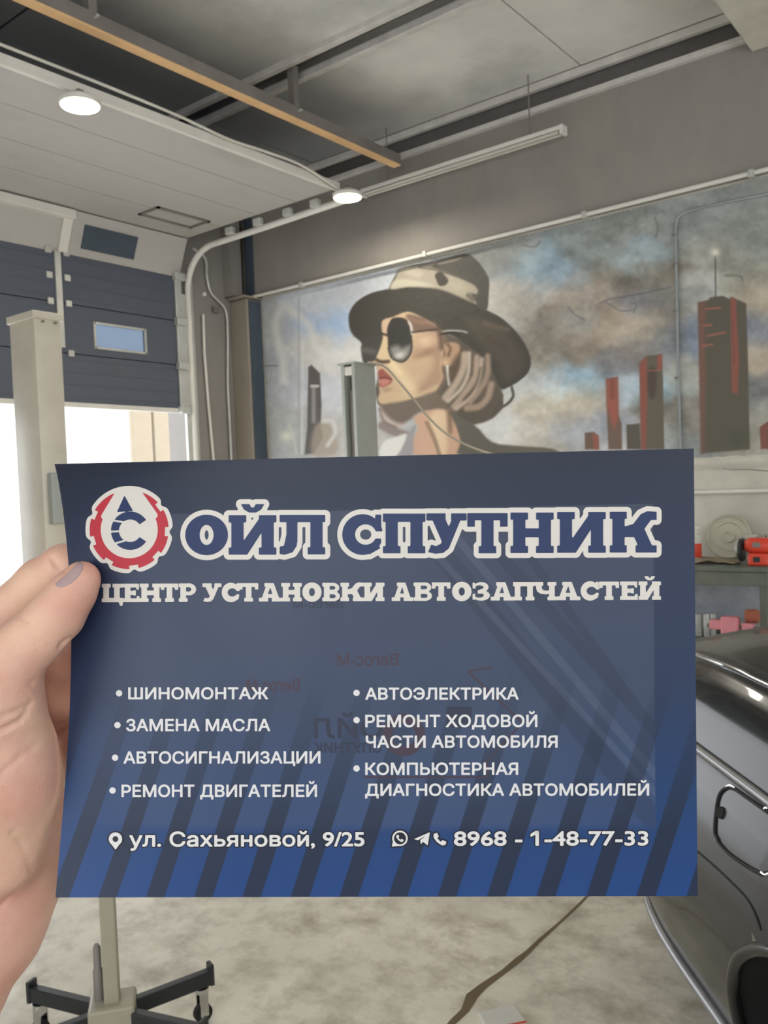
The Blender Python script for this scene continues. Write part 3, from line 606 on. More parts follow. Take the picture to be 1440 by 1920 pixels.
# ------------------------------------------------------------------ jack stand on castors
t = thing('workshop_jack', 'cream-poled workshop jack on black castored legs standing on the floor', 'jack')
H = np.array([-2.002, 1.277, 0.0]); JP = M['pvc_pole'] = mat('khaki_enamel', (168, 162, 142), 0.45, var=.06)
m = MB(); a_ = np.array([.62, .785, 0]); b_ = np.array([-.785, .62, 0])
MB().obox(H+[0, 0, .62], (.020, .020, .55), ax=(a_, b_, (0, 0, 1)), bev=.005).build('pole', JP, t)
MB().obox(H+[0, 0, .115], (.06, .05, .045), ax=(a_, b_, (0, 0, 1)), bev=.008).build('hub', JP, t)
MB().lathe(H+[0, 0, 1.17], (0, 0, 1), [(.03, 0), (.03, .03), (.09, .05), (.09, .06)], 20).build('saddle', M['steel'], t, smooth=40)
ends = [np.array([-2.276, 1.2, .12]), np.array([-1.92, 1.543, .12]), np.array([-1.73, 1.36, .12]), np.array([-2.09, 1.0, .12])]
for e in ends:
    d = e-(H+[0, 0, .12]); Ln = np.linalg.norm(d[:2]); d /= np.linalg.norm(d); s_ = np.array([-d[1], d[0], 0])
    c = H+[0, 0, .12]+d*(Ln/2+.02)
    lg = MB().obox(c, (Ln/2-.02, .013, .021), ax=(d, s_, (0, 0, 1)), bev=.003).build('leg', M['black'], t)
    MB().obox(e+d*.0+[0, 0, .008], (.006, .016, .03), ax=(d, s_, (0, 0, 1)), bev=.002).build('end_plate', M['black'], lg)
    w = MB(); fo = e-d*.028
    w.lathe(fo+[0, 0, -.095]-s_*.009, s_, [(.018, -.003), (.026, 0), (.0265, .018), (.018, .021)], 20)
    w.build('castor_wheel', M['rubber'], lg, smooth=40)
    f2 = MB(); f2.obox(fo+[0, 0, -.066]+s_*.014, (.012, .002, .034), ax=(d, s_, (0, 0, 1))); f2.obox(fo+[0, 0, -.066]-s_*.014, (.012, .002, .034), ax=(d, s_, (0, 0, 1)))
    f2.lathe(fo+[0, 0, -.034], (0, 0, 1), [(.02, 0), (.02, .012)], 14); f2.build('castor_fork', M['chrome'], lg)
pm = MB(); pmp = H-RT*.035; pmp[2] = 0
pm.lathe(pmp+[0, 0, .14], (0, 0, 1), [(.013, 0), (.013, .10), (.010, .105), (.010, .16), (.006, .17)], 14)
pm  .build('ram', M['steel'], t, smooth=40)
pm = MB()
for i in range(12): pm.lathe(pmp-[.008, 0, 0]+[0, 0, .10+i*.011], (math.sin(i*1.57), math.cos(i*1.57), 0.2), [(.008, -.002), (.008, .002)], 8)
pm.build('chain', M['steel'], t); bpy.context.view_layer.objects.active = None

# ------------------------------------------------------------------ car
AX = np.array([-.65, .76, 0.0]); AX /= np.linalg.norm(AX); NX = np.array([-AX[1], AX[0], 0.0])
def sn(s, n, z): return AX*s+NX*n+np.array([0, 0, z])
PROF = [(.20,.86),(.235,.80),(.28,.785),(.36,.755),(.46,.728),(.56,.712),(.66,.715),(.74,.735),(.80,.755),(.845,.775),(.86,.785),(.90,.80),(.95,.822),(.99,.85),(1.02,.888),(1.035,.93),(1.042,1.0),(1.06,1.15),(1.075,1.35),(1.08,1.63)]
PZ = np.array([p_[0] for p_ in PROF]); PNn = np.array([p_[1] for p_ in PROF])
tt = np.linspace(0, len(PROF)-1, 76); pz = np.interp(tt, range(len(PROF)), PZ); pn = np.interp(tt, range(len(PROF)), PNn)
S0, S1 = -2.0, 2.98
ss = np.concatenate([np.linspace(S0, .8, 40)[:-1], np.linspace(.8, S1, 110)])
cen = 1.63; rows = []
for s in ss:
    e = max(0, (s-1.95)/(S1-1.95)); e2 = max(0, (-1.2-s)/.8)
    k = max(0.02, 1-e**3.0)**.45 if e > 0 else 1.0
    k2 = max(.02, 1-e2**3)**.5 if e2 > 0 else 1.0
    zk = 1-.22*e**1.6 if e > 0 else 1.0
    half = (cen-pn)*k*k2; zz = np.where(pz > .5, .5+(pz-.5)*zk*(1-.1*e2), pz+e**2*.02)
    l_ = [sn(s, -(cen-h), z) for h, z in zip(half, zz)]; r_ = [sn(s, -(cen+h), z) for h, z in zip(half[::-1][1:], zz[::-1][1:])]
    rows.append(l_+r_)
nr, nc = len(rows), len(rows[0]); V = [q for r_ in rows for q in r_]; Fc = []
WC = [(1.33, .31), (-1.25, .31)]; RW = .362
def inw(i, j):
    p_ = rows[i][j]; s = p_@AX; z = p_[2]; nn_ = -(p_@NX)
    return any((s-a)**2+(z-b)**2 < RW**2 for a, b in WC) and (nn_ < .95 or nn_ > 2.3)
for i in range(nr):
    for j in range(nc):   # pull the ring of vertices at the opening onto the circle
        p_ = rows[i][j]; s = p_@AX; z = p_[2]; nn_ = -(p_@NX)
        for a, b in WC:
            r0 = math.hypot(s-a, z-b)
            if RW <= r0 < RW+.031 and (nn_ < .95 or nn_ > 2.3):
                k = RW/r0; V[i*nc+j] = sn(a+(s-a)*k, -nn_, b+(z-b)*k)
for i in range(nr-1):
    for j in range(nc-1):
        if not (inw(i, j) or inw(i+1, j) or inw(i, j+1) or inw(i+1, j+1)): Fc.append((i*nc+j, (i+1)*nc+j, (i+1)*nc+j+1, i*nc+j+1))
car = thing('car', 'glossy black car parked at the right with its front towards the workbench', 'car')
mb = MB(); mb.add(V, Fc); mb.add([V[(nr-1)*nc+j] for j in range(nc)], [tuple(range(nc))]); mb.add([V[j] for j in range(nc)], [tuple(range(nc))])
body = mb.build('body', M['carpaint'], car, smooth=50)
BV = BVHTree.FromPolygons([Vector(q) for q in V], Fc)
def hit(px, py, off=.002):
    d = ray(px, py); d /= np.linalg.norm(d); h = BV.ray_cast(Vector(CAM), Vector(d))
    return None if h[0] is None else np.array(h[0])-d*off
def onbody(pts, off=.002, n=6):
    out = []
    for q_ in sm2(pts, n):
        h = hit(q_[0], q_[1], off)
        if h is not None: out.append(h)
    return out
def surf_n(z): return float(np.interp(z, PZ[:16], PNn[:16]))
def kfac(s):
    e = max(0, (s-1.95)/(S1-1.95)); return max(0.02, 1-e**3.0)**.45
def edge(s, z, off=0.0): return sn(s, -(cen-(cen-surf_n(z))*kfac(s))+off, z)
MB().tube([edge(s, .862, .004) for s in np.linspace(-1.9, 2.9, 70)], .010, 8).build('side_moulding', M['satin'], car, smooth=60)
MB().tube([edge(s, .27, .006) for s in np.linspace(1.80, 2.9, 30)], .014, 8).build('lower_trim', M['satin'], car, smooth=60)
MB().tube([edge(s, 1.026, .0) if s < 1.95 else hit(*[0, 0]) if False else sn(s, -(cen-(cen-.905)*kfac(s)), 0.5+(.528)*(1-.22*max(0, (s-1.95)/(S1-1.95))**1.6)) for s in np.linspace(0.9, 2.9, 50)], .006, 6).build('bonnet_edge', M['chrome'], car, smooth=60)
flap = [(1346.4,1574),(1341,1560),(1343.5,1521),(1349,1492.6),(1360,1479),(1374.5,1478),(1397,1492.6),(1433,1518),(1462,1540),(1474,1570),(1468,1606),(1450,1632),(1435,1638),(1425,1637),(1402.6,1625),(1369,1602),(1350,1582),(1346.4,1574)]
fp = onbody(flap, .001)
if len(fp) > 8: MB().tube(fp, .0045, 6).build('flap_seal', M['rubber'], car, smooth=60)
fp = onbody([(1428,1636),(1436,1640),(1450,1634)], .004); fp and MB().tube(fp, .003, 6).build('flap_catch', M['chrome'], car)
fp = onbody([(1362,1476),(1370,1473),(1379,1478)], .003); fp and MB().tube(fp, .003, 6).build('flap_catch', M['chrome'], car)
dB = ray(1395, 1868); tB = ((-.95)-(CAM@NX))/(dB@NX); PBp = CAM+dB*tB
MB().lathe(PBp, -dB, [(.016, -.004), (.017, .002), (.010, .008)], 16).build('pale_disc', M['lidm'], car, smooth=60)  # small pale disc inside the wheel arch
h = hit(1353, 1524, .0); d = ray(1353, 1524); h is not None and MB().lathe(h, -d, [(.013, -.002), (.013, .003), (.008, .005)], 16).build('lock_plug', M['rubber'], car)
h = hit(1435, 1517, .0); h is not None and MB().lathe(h, -d, [(.004, -.002), (.004, .004)], 10).build('screw', M['chrome'], car)
fp = onbody([(1290,1583),(1308,1597),(1352,1636),(1394,1678),(1414,1709),(1427,1744)], .0005); len(fp) > 3 and MB().tube(fp, .0025, 5).build('panel_gap', M['rubber'], car)
for a, b in WC:
    for sd in (1, -1):
        nn_ = -.735 if sd == 1 else -(2*cen-.735)
        ar = []
        for an in np.linspace(-.16, math.pi+.16, 30):
            s, z = a+RW*math.cos(an), b+RW*math.sin(an); z = max(z, .2); ar.append(sn(s, -surf_n(z) if sd == 1 else -(2*cen-surf_n(z)), z))
        MB().tube(ar, .014, 8).build('arch_lip', M['carpaint'], car, smooth=60)
        MB().lathe(sn(a, nn_-.02*sd, b), NX*-sd, [(RW, 0), (RW, .28), (.05, .28)], 40).build('arch_liner', M['rubber'], car) if False else None
        ln = MB(); base = sn(a, nn_-.015*sd, b); e1, e2 = AX, np.array([0, 0, 1.0]); K = 36
        ring = []
        for dep in (0, .26):
            rr_ = []
            for q_ in np.linspace(-.2, math.pi+.2, K):
                s, z = a+(RW+.004)*math.cos(q_), b+(RW+.004)*math.sin(q_); n0 = surf_n(max(z, .2))-.004 if dep == 0 else surf_n(.5)+dep
                rr_.append(sn(s, -n0 if sd == 1 else -(2*cen-n0), z))
            ring.append(rr_)
        ln.add(ring[0]+ring[1], [(i, i+1, K+i+1, K+i) for i in range(K-1)]); ln.add(ring[1], [tuple(range(K))]); ln.build('arch_liner', M['rubber'], car)
        w = sn(a, nn_-.06*sd, b-.005)
        wl = MB().lathe(w, NX*sd, [(.19,-.20),(.28,-.19),(.30,-.16),(.305,-.10),(.30,-.03),(.28,-.0),(.21,.0),(.20,-.01)], 48).build('tyre', M['rubber'], car, smooth=40)
        rm = MB(); rm.lathe(w, NX*sd, [(.20,-.16),(.202,-.01),(.19,-.012),(.19,-.06),(.05,-.05),(.05,-.02),(.03,-.01)], 40)
        for q_ in range(5):
            an = q_*2*math.pi/5+.3; dd = e1*math.cos(an)+e2*math.sin(an); tt_ = np.cross(NX, dd)
            rm.obox(w+dd*.12-NX*sd*.035, (.085, .022, .012), ax=(dd, tt_, NX), bev=.006)
        rm.build('wheel_rim', M['alu'], car, smooth=40)
# cabin (outside the frame, built for other viewpoints)
cb_ = MB(); prof = [(-1.9, 1.02), (-1.3, 1.42), (0.0, 1.44), (.75, 1.05)]
po = [sn(s, -.95, 1.03) for s in (-1.95, .85)]
secs_ = []
for (s, z) in [(-1.85, 1.05), (-1.25, 1.40), (-.1, 1.42), (.7, 1.07)]:
    secs_.append((s, z))
Lf = [sn(s, -(.93+(z-1.04)*.45), z) for s, z in secs_]; Rt = [sn(s, -(2.33-(z-1.04)*.45), z) for s, z in secs_]
b0 = [sn(-1.9, -.92, 1.0), sn(.8, -.92, 1.0)]; b1 = [sn(-1.9, -2.34, 1.0), sn(.8, -2.34, 1.0)]
cb_.add(Lf+Rt+b0+b1, [(0,1,5,4),(1,2,6,5),(2,3,7,6),(0,8,9,3,2,1),(4,5,6,7,11,10),(0,4,10,8),(3,9,11,7),(8,10,11,9)])
cb_.build('cabin', M['carpaint'], car)

# ------------------------------------------------------------------ workbench and what stands on it
bx0, bx1, by0, by1, bz_ = -3.6, -1.52, 6.0, 6.66, .858
t = thing('workbench', 'dark olive steel workbench against the wall below the white pipe', 'workbench')
MB().box((bx0, by0-.02, bz_-.035), (bx1+.02, by1, bz_), bev=.006).build('worktop', M['olive'], t)
MB().box((bx0+.015, by0-.004, bz_-.13), (bx1+.006, by0+.03, bz_-.036), bev=.004).build('apron', M['olive'], t)
for x in (bx0+.02, bx1-.05, -2.6):
    for y in (by0+.004, by1-.05): MB().box((x, y, 0), (x+.05, y+.05, bz_-.035), bev=.005).build('leg', M['olive'], t)
MB().box((bx0+.02, by0+.02, .27), (bx1, by1, .30), bev=.004).build('lower_shelf', M['olive'], t)
t = tag(MB().obox((-2.25, 6.60, .56), (.72, .006, .17), ax=((1,0,0),(0,1,.08),(0,-.08,1)), bev=.003).build('metal_sheet', M['bluegrey']), 'scuffed blue-grey sheet standing behind the lower shelf of the bench', 'sheet')
def at(px, py, y): return on(px, py, 1, y)
# red bottle
p = at(1306, 1036, 6.35); p[2] = bz_; t = thing('spray_bottle', 'red and clear bottle with white cap on the workbench beside leaflet edge', 'bottle')
hb = at(1306, 985, 6.35)[2]-bz_
MB().lathe(p, (0,0,1), [(.034,0),(.037,.01),(.037,.12),(.037,.128)], 20).build('body', M['red'], t, smooth=40)
MB().lathe(p+[0,0,.128], (0,0,1), [(.037,0),(.036,.05),(.02,.068),(.018,.08)], 20).build('shoulder', M['pvc'], t, smooth=40)
MB().lathe(p+[0,0,.208], (0,0,1), [(.024,0),(.026,.004),(.026,.012),(.012,.014),(.012,.022),(.026,.024),(.026,.04),(.02,.044)], 18).build('cap', M['white'], t, smooth=40)
# round lid
c = at(1366, 1006, 6.66); t = thing('round_lid', 'large pale round lid leaning on the wall behind the workbench items', 'lid')
MB().lathe(c, (0, -1, .12), [(.165,-.012),(.168,.0),(.160,.010),(.150,.006),(.145,-.001),(.112,-.002),(.106,.005),(.098,-.002),(.05,-.002),(.045,.012),(.034,.012),(.030,.002),(.0,.001)], 40).build('disc', M['lidm'], t, smooth=35)
# bench grinder
t = thing('bench_grinder', 'bright orange-red bench grinder with pale wheel at the right of the workbench', 'grinder')
g = at(1422, 1060, 6.12); g[2] = bz_
MB().box(g+[-.06, -.05, 0], g+[.07, .06, .085], bev=.014).build('base', M['red'], t)
MB().lathe(g+[-.085, 0, .135], (1,0,0), [(.02,0),(.04,.006),(.052,.03),(.054,.05),(.054,.14),(.05,.17),(.03,.18)], 24).build('motor', M['red'], t, smooth=40)
MB().box(g+[-.02, -.058, .125], g+[.03, -.05, .160], bev=.003).build('label_plate', M['steel'], t)
MB().box(g+[-.02, -.054, .025], g+[.025, -.05, .06], bev=.002).build('switch', M['black'], t)
MB().lathe(g+[-.115, 0, .105], (1,0,0), [(.078,0),(.08,.004),(.08,.022),(.06,.026)], 28).build('guard', M['black'], t, smooth=35)
MB().lathe(g+[-.142, 0, .115], (1,0,0), [(.02,0),(.05,.0),(.055,.004),(.055,.024)], 28).build('grinding_wheel', M['alu'], t, smooth=35)
MB().lathe(g+[.10, 0, .115], (1,0,0), [(.055,0),(.055,.02)], 28).build('grinding_wheel', M['alu'], t, smooth=35)
# silver cans behind
for i, (px, lab) in enumerate(((1409, 'small dull can behind the grinder, next to the round lid'), (1437, 'small shiny can behind the grinder, at the photo edge'))):
    q_ = at(px, 1000, 6.5); tc_ = thing('metal_can', lab, 'can', 'cans behind the grinder')
    MB().lathe((q_[0], 6.5, bz_), (0,0,1), [(.042,0),(.044,.005),(.044,.15),(.047,.155),(.047,.165),(.04,.168)], 20).build('body', M['alu'], tc_, smooth=35)
    MB().lathe((q_[0], 6.5, bz_+.168), (0,0,1), [(.043,0),(.044,.01),(.03,.016)], 20).build('lid', M['chrome'] if i else M['pvc'], tc_, smooth=35)
# rag (cloth)
cl = MB(); n_ = 26; q0 = at(1345, 1045, 6.2); vs = []
for i in range(n_):
    for j in range(14):
        u, v = i/(n_-1)-.5, j/13-.5
        z = bz_+.006+.028*abs(math.sin(u*9+v*4))*math.cos(u*2.6)*(1-abs(v))+.012*math.sin(v*17+u*5)**2
        vs.append((q0[0]-.06+u*.46*(1-.2*abs(v)), 6.18+v*.16+.02*math.sin(u*8), z))
cl.add(vs, [(i*14+j, (i+1)*14+j, (i+1)*14+j+1, i*14+j+1) for i in range(n_-1) for j in range(13)])
ro = cl.build('rag', mat('brown_rag', (140, 128, 106), .9, var=.2, scale=12), None, smooth=80); tag(ro, 'crumpled brown rag lying on the workbench in front of the round lid', 'rag')
md = ro.modifiers.new('th', 'SOLIDIFY'); md.thickness = .004
# pink vice on a stand behind the bonnet
t = thing('bench_vice', 'faded pink bench vice with rusty handle seen over the black bonnet', 'vice')
v0 = at(1378, 1176, 5.85); v0 = np.array(v0)
MB().box(v0+[-.16,-.03,-.02], v0+[-.06,.03,.045], bev=.01).build('front_jaw', M['pink'], t)
MB().box(v0+[-.085,-.04,-.05], v0+[.03,.04,.07], bev=.014).build('body', M['pink'], t)
MB().box(v0+[.05,-.035,-.05], v0+[.12,.035,.035], bev=.01).build('rear_jaw', M['pink'], t)
MB().lathe(v0+[-.18,0,.0], (1,0,0), [(.014,0),(.014,.34)], 14).build('screw', M['steel'], t, smooth=40)
MB().lathe(v0+[.06,0.02,.075], (1,0,.05), [(.02,0),(.045,.01),(.045,.08),(.03,.09)], 18).build('anvil', M['rust'], t, smooth=40)
MB().lathe(v0+[-.03,0,-.12], (0,0,1), [(.07,-.02),(.07,0),(.045,.02),(.045,.075)], 20).build('swivel_base', M['rust'], t, smooth=40)
MB().lathe(v0+[-.105,-.02,-.085], (1,-.4,0), [(.02,0),(.03,.01),(.03,.04),(.015,.05)], 16).build('handle_knob', M['tan'], t, smooth=40)
MB().lathe([v0[0]-.03, v0[1], 0], (0,0,1), [(.15,0),(.15,.012),(.03,.02),(.03,v0[2]-.14)], 20).build('pedestal', M['steel'], t, smooth=40)
t = thing('knob_post', 'tiny white knob-topped plug standing right of the pink vice', 'knob')
q_ = at(1431, 1192, 5.75); MB().lathe([q_[0], q_[1], q_[2]-.02], (0,0,1), [(.006,0),(.006,.035)], 10).build('stem', M['alu'], t)
MB().lathe([q_[0], q_[1], q_[2]+.015], (0,0,1), [(.012,0),(.024,.01),(.024,.025),(.01,.04)], 16).build('top', M['white'], t, smooth=40)
MB().box([q_[0]-.04, q_[1]-.04, 0], [q_[0]+.04, q_[1]+.04, q_[2]-.02], bev=.004).build('post', M['steel'], t)
for i, (px, lb) in enumerate(((1309, 'dull steel cylinder on the lower bench shelf nearest the leaflet'), (1325, 'steel cylinder second from the leaflet on the lower bench shelf'), (1337, 'slim steel cylinder nearest the pink vice on the lower bench shelf'))):
    q_ = at(px, 1160, 6.35); c_ = MB().lathe([q_[0], 6.35, .30], (0,0,1), [(.028-.005*i,0),(.03-.005*i,.01),(.03-.005*i,.16),(.02,.17)], 18).build('steel_cylinder', M['alu'], None, smooth=35); tag(c_, lb, 'cylinder', 'cylinders under the bench')
# paper packet at the bottom edge
q_ = on(940, 1912, 2, 0.0); m = MB(); m.box((-.09, -.055, 0), (.09, .055, .02), bev=.002)
pk = m.build('paper_packet', M['white']); pk.location = Vector((q_[0]+.05, q_[1]-.045, 0.001)); pk.rotation_euler.z = math.radians(-38)
tag(pk, 'flat white packet with orange band lying on floor at the lower edge', 'packet')
o2 = MB().box((-.012, -.056, .0202), (-.004, .056, .0208)).build('band', M['red'], pk)

# ------------------------------------------------------------------ leaflet
cTL, cTR, cBR, cBL = (102, 870), (1301, 841), (1308, 1680), (104, 1683)
K3 = [cs(*cTL, .402), cs(*cTR, .390), cs(*cBR, .390), cs(*cBL, .402)]
BD = .021
def card(s, t_):
    s = np.asarray(s, float)[..., None]; t_ = np.asarray(t_, float)[..., None]
    P = (K3[0]*(1-s)+K3[1]*s)*(1-t_)+(K3[3]*(1-s)+K3[2]*s)*t_
    tc_ = np.clip(t_, 0, 1)
    b = BD*np.sin(math.pi*tc_**.8)*np.clip(1-s/.41, 0, 2)**2
    b2 = .0012*np.sin(math.pi*np.clip(s, 0, 1))*(1-2*t_)
    return P+FW*b+FW*0*b2
def cpx(P):
    v = P-CAM; z = v@FW; return np.stack([720+F*(v@RT)/z, 960-F*(v@UP)/z], -1)
def px2st(x, y):
    x = np.asarray(x, float); y = np.asarray(y, float); s = (x-103)/1200; t_ = (y-860)/822
    for _ in range(7):
        p0 = cpx(card(s, t_)); h = 1e-4
        ds = (cpx(card(s+h, t_))-p0)/h; dt = (cpx(card(s, t_+h))-p0)/h
        ex, ey = x-p0[..., 0], y-p0[..., 1]; D_ = ds[..., 0]*dt[..., 1]-ds[..., 1]*dt[..., 0]
        s = s+(ex*dt[..., 1]-ey*dt[..., 0])/D_; t_ = t_+(ds[..., 0]*ey-ds[..., 1]*ex)/D_
    return s, t_
def cnorm(s, t_):
    h = 1e-3; a = card(s+h, t_)-card(s-h, t_); b = card(s, t_+h)-card(s, t_-h); n = np.cross(a, b); n /= np.linalg.norm(n, axis=-1, keepdims=True)
    return n*np.where((n@FW) > 0, -1, 1)[..., None]
def oncard(x, y, off):
    s, t_ = px2st(x, y); return card(s, t_)+cnorm(s, t_)*off
# printed face: gradient, slanted stripes, map showing through
cmat = bpy.data.materials.new('leaflet_print'); cmat.use_nodes = True; N = Nd(cmat); p = N.n['Principled BSDF']
uv = N.new('ShaderNodeUVMap', uv_map='UVMap'); sp = N.new('ShaderNodeSeparateXYZ'); N.l.new(uv.outputs[0], sp.inputs[0]); U, Vv = sp.outputs[0], sp.outputs[1]   # U 0..1.46, V 0 (top)..1
base = N.ramp(Vv, [(0, lin((32, 40, 60))), (.25, lin((38, 50, 78))), (.55, lin((40, 58, 90))), (.8, lin((32, 66, 114))), (1, lin((28, 70, 132)))])
def band(c, w, soft, slope=0.0, off=0.0):
    # soft band where |U + slope*V - c| < w
    a = N.math('ADD', U, N.math('MULTIPLY', Vv, slope)); d = N.math('ABSOLUTE', N.math('SUBTRACT', a, c))
    n = N.new('ShaderNodeMapRange'); n.interpolation_type = 'SMOOTHSTEP'; N.l.new(d, n.inputs[0]); n.inputs[1].default_value = w-soft; n.inputs[2].default_value = w+soft; n.inputs[3].default_value = 1; n.inputs[4].default_value = 0
    return n.outputs[0]
def step(v, a, b):
    n = N.new('ShaderNodeMapRange'); n.interpolation_type = 'SMOOTHSTEP'; N.l.new(v, n.inputs[0]); n.inputs[1].default_value = a; n.inputs[2].default_value = b; return n.outputs[0]
# show-through panel of the reverse side (paler), slightly mottled, with broad road bands
inx = N.math('MULTIPLY', step(U, .0, .26), N.math('SUBTRACT', 1.0, step(U, 1.370, 1.373)))
iny = N.math('MULTIPLY', step(Vv, .120, .123), N.math('SUBTRACT', 1.0, step(Vv, .83, .86)))
nz = N.new('ShaderNodeTexNoise', i_Scale=2.2, i_Detail=3.0); N.l.new(uv.outputs[0], nz.inputs['Vector'])
pan = N.math('MULTIPLY', N.math('MULTIPLY', inx, iny), N.math('ADD', .10, N.math('MULTIPLY', nz.outputs[0], .34)))
c1 = N.mix(pan, base, lin((98, 108, 126)))
rd = N.math('MULTIPLY', N.math('MULTIPLY', N.math('MAXIMUM', band(.72, .030, .004, -.78), N.math('MAXIMUM', band(.83, .018, .003, -.86), band(.93, .012, .003, -.70))), iny), N.math('MULTIPLY', inx, .35))
c1 = N.mix(rd, c1, lin((36, 44, 62)))
rd2 = N.math('MULTIPLY', N.math('MULTIPLY', N.math('MAXIMUM', band(.775, .012, .003, -.82), band(.68, .010, .003, -.9)), iny), N.math('MULTIPLY', inx, .16))
c1 = N.mix(rd2, c1, lin((120, 132, 150)))
# stripes
pt = 91.5/820
ph = N.math('SUBTRACT', N.math('ADD', U, N.math('MULTIPLY', N.math('SUBTRACT', Vv, 1.0), .33)), .1205-.5*36/820)
fr_ = N.math('FRACT', N.math('DIVIDE', N.math('ADD', ph, 10*pt), pt))
edge_ = N.math('MULTIPLY', step(fr_, .0, .025), N.math('SUBTRACT', 1.0, step(fr_, .385, .41)))
sv = N.new('ShaderNodeMapRange'); N.l.new(Vv, sv.inputs[0]); sv.inputs[1].default_value = .48; sv.inputs[2].default_value = .86
st = N.math('MULTIPLY', edge_, N.math('MULTIPLY', sv.outputs[0], .88))
c1 = N.mix(st, c1, lin((32, 42, 60)))
N.l.new(c1, p.inputs['Base Color']); p.inputs['Roughness'].default_value = .42; p.inputs['Specular IOR Level'].default_value = .45
tl = N.new('ShaderNodeBsdfTranslucent'); N.l.new(c1, tl.inputs[0]); mx = N.new('ShaderNodeMixShader', i_0=.22)
N.l.new(p.outputs[0], mx.inputs[1]); N.l.new(tl.outputs[0], mx.inputs[2]); N.l.new(mx.outputs[0], N.n['Material Output'].inputs[0])
def flat(name, rgb, rough=.42, tr=.2):
    m = bpy.data.materials.new(name); m.use_nodes = True; N = Nd(m); p = N.n['Principled BSDF']; c = (*lin(rgb), 1)
    p.inputs['Base Color'].default_value = c; p.inputs['Roughness'].default_value = rough; p.inputs['Specular IOR Level'].default_value = .4
    t_ = N.new('ShaderNodeBsdfTranslucent', i_0=c); mx = N.new('ShaderNodeMixShader', i_0=tr)
    N.l.new(p.outputs[0], mx.inputs[1]); N.l.new(t_.outputs[0], mx.inputs[2]); N.l.new(mx.outputs[0], N.n['Material Output'].inputs[0]); return m
MCr, MNv, MRd, MDk, MPap = flat('print_cream', (226, 220, 210)), flat('print_navy', (40, 56, 96)), flat('print_red', (190, 52, 66)), flat('print_dark', (30, 34, 48)), flat('paper_white', (230, 230, 228))
MGh, MGr, MWh = flat('ghost_dark', (52, 58, 78)), flat('ghost_red', (72, 60, 74)), flat('print_white', (232, 230, 228))
nu, nv = 121, 84; su, tv = np.meshgrid(np.linspace(0, 1, nu), np.linspace(0, 1, nv)); P0 = card(su, tv); Nn = cnorm(su, tv)
vs = np.concatenate([P0.reshape(-1, 3), (P0-Nn*.0003).reshape(-1, 3)]); k = nu*nv
fs, mi = [], []
for j in range(nv-1):
    for i in range(nu-1):
        a = j*nu+i; fs += [(a, a+nu, a+nu+1, a+1), (k+a, k+a+1, k+a+nu+1, k+a+nu)]; mi += [0, 1]
rim = [j*nu for j in range(nv)]+[(nv-1)*nu+i for i in range(1, nu)]+[j*nu+nu-1 for j in range(nv-2, -1, -1)]+[i for i in range(nu-2, 0, -1)]
for i in range(len(rim)): a, b = rim[i], rim[(i+1) % len(rim)]; fs.append((a, k+a, k+b, b)); mi.append(1)
leaf = thing('leaflet', 'large dark blue printed leaflet held up in front of the workshop', 'leaflet')
me = bpy.data.meshes.new('sheet'); me.from_pydata(vs.tolist(), [], fs); me.materials.append(cmat); me.materials.append(MPap); me.polygons.foreach_set('material_index', mi)
ul = me.uv_layers.new(name='UVMap'); S_, T_ = np.tile(su.ravel(), 2)*1.4634, np.tile(tv.ravel(), 2)
li = np.zeros(len(me.loops), int); me.loops.foreach_get('vertex_index', li); ul.data.foreach_set('uv', np.stack([S_[li], T_[li]], 1).ravel())
me.polygons.foreach_set('use_smooth', [m_ == 0 for m_ in mi]); me.update()
me.set_sharp_from_angle(angle=math.radians(30)); so = bpy.data.objects.new('sheet', me); COL.objects.link(so); so.parent = leaf

# flat print from a signed field: marching squares on a pixel grid laid on the sheet
def march(field, x0, y0, st_, name, mt, off, par):
    Hh, Ww = field.shape; vid = {}; VX = []; Fq = []
    ins = field < 0
    def gv(i, j):
        key = (i, j, 0)
        if key not in vid: vid[key] = len(VX); VX.append((x0+i*st_, y0+j*st_))
        return vid[key]
    def ev(i, j, i2, j2):
        if (i2, j2) < (i, j): i, j, i2, j2 = i2, j2, i, j
        key = (i, j, i2, j2)
        if key not in vid:
            a, b = field[j, i], field[j2, i2]; t_ = min(max(a/(a-b), .02), .98); vid[key] = len(VX); VX.append((x0+(i+(i2-i)*t_)*st_, y0+(j+(j2-j)*t_)*st_))
        return vid[key]
    cnt = ins[:-1, :-1].astype(int)+ins[:-1, 1:]+ins[1:, :-1]+ins[1:, 1:]
    full = cnt == 4
    for j in range(Hh-1):      # full cells: runs merged along the row in short pieces
        i = 0
        while i < Ww-1:
            if full[j, i]:
                Fq.append((gv(i, j), gv(i, j+1), gv(i+1, j+1), gv(i+1, j)))
            i += 1
    js, is_ = np.nonzero((cnt > 0) & (cnt < 4))
    for j, i in zip(js, is_):
        cs_ = [(i, j), (i, j+1), (i+1, j+1), (i+1, j)]; pl = []
        for q_ in range(4):
            a, b = cs_[q_], cs_[(q_+1) % 4]; ia, ib = ins[a[1], a[0]], ins[b[1], b[0]]
            if ia: pl.append(gv(*a))
            if ia != ib: pl.append(ev(a[0], a[1], b[0], b[1]))
        if len(pl) >= 3: Fq.append(tuple(pl))
    if not Fq: return None
    VX = np.array(VX); P = oncard(VX[:, 0], VX[:, 1], off)
    me = bpy.data.meshes.new(name); me.from_pydata(P.tolist(), [], Fq); me.materials.append(mt); me.update()
    o = bpy.data.objects.new(name, me); COL.objects.link(o); o.parent = par; return o
def el(cx, cy, rx, ry, n=44): return [(cx+rx*math.cos(2*math.pi*i/n), cy+ry*math.sin(2*math.pi*i/n)) for i in range(n)]
def rc(x0, y0, x1, y1): return [(x0, y0), (x1, y0), (x1, y1), (x0, y1)]
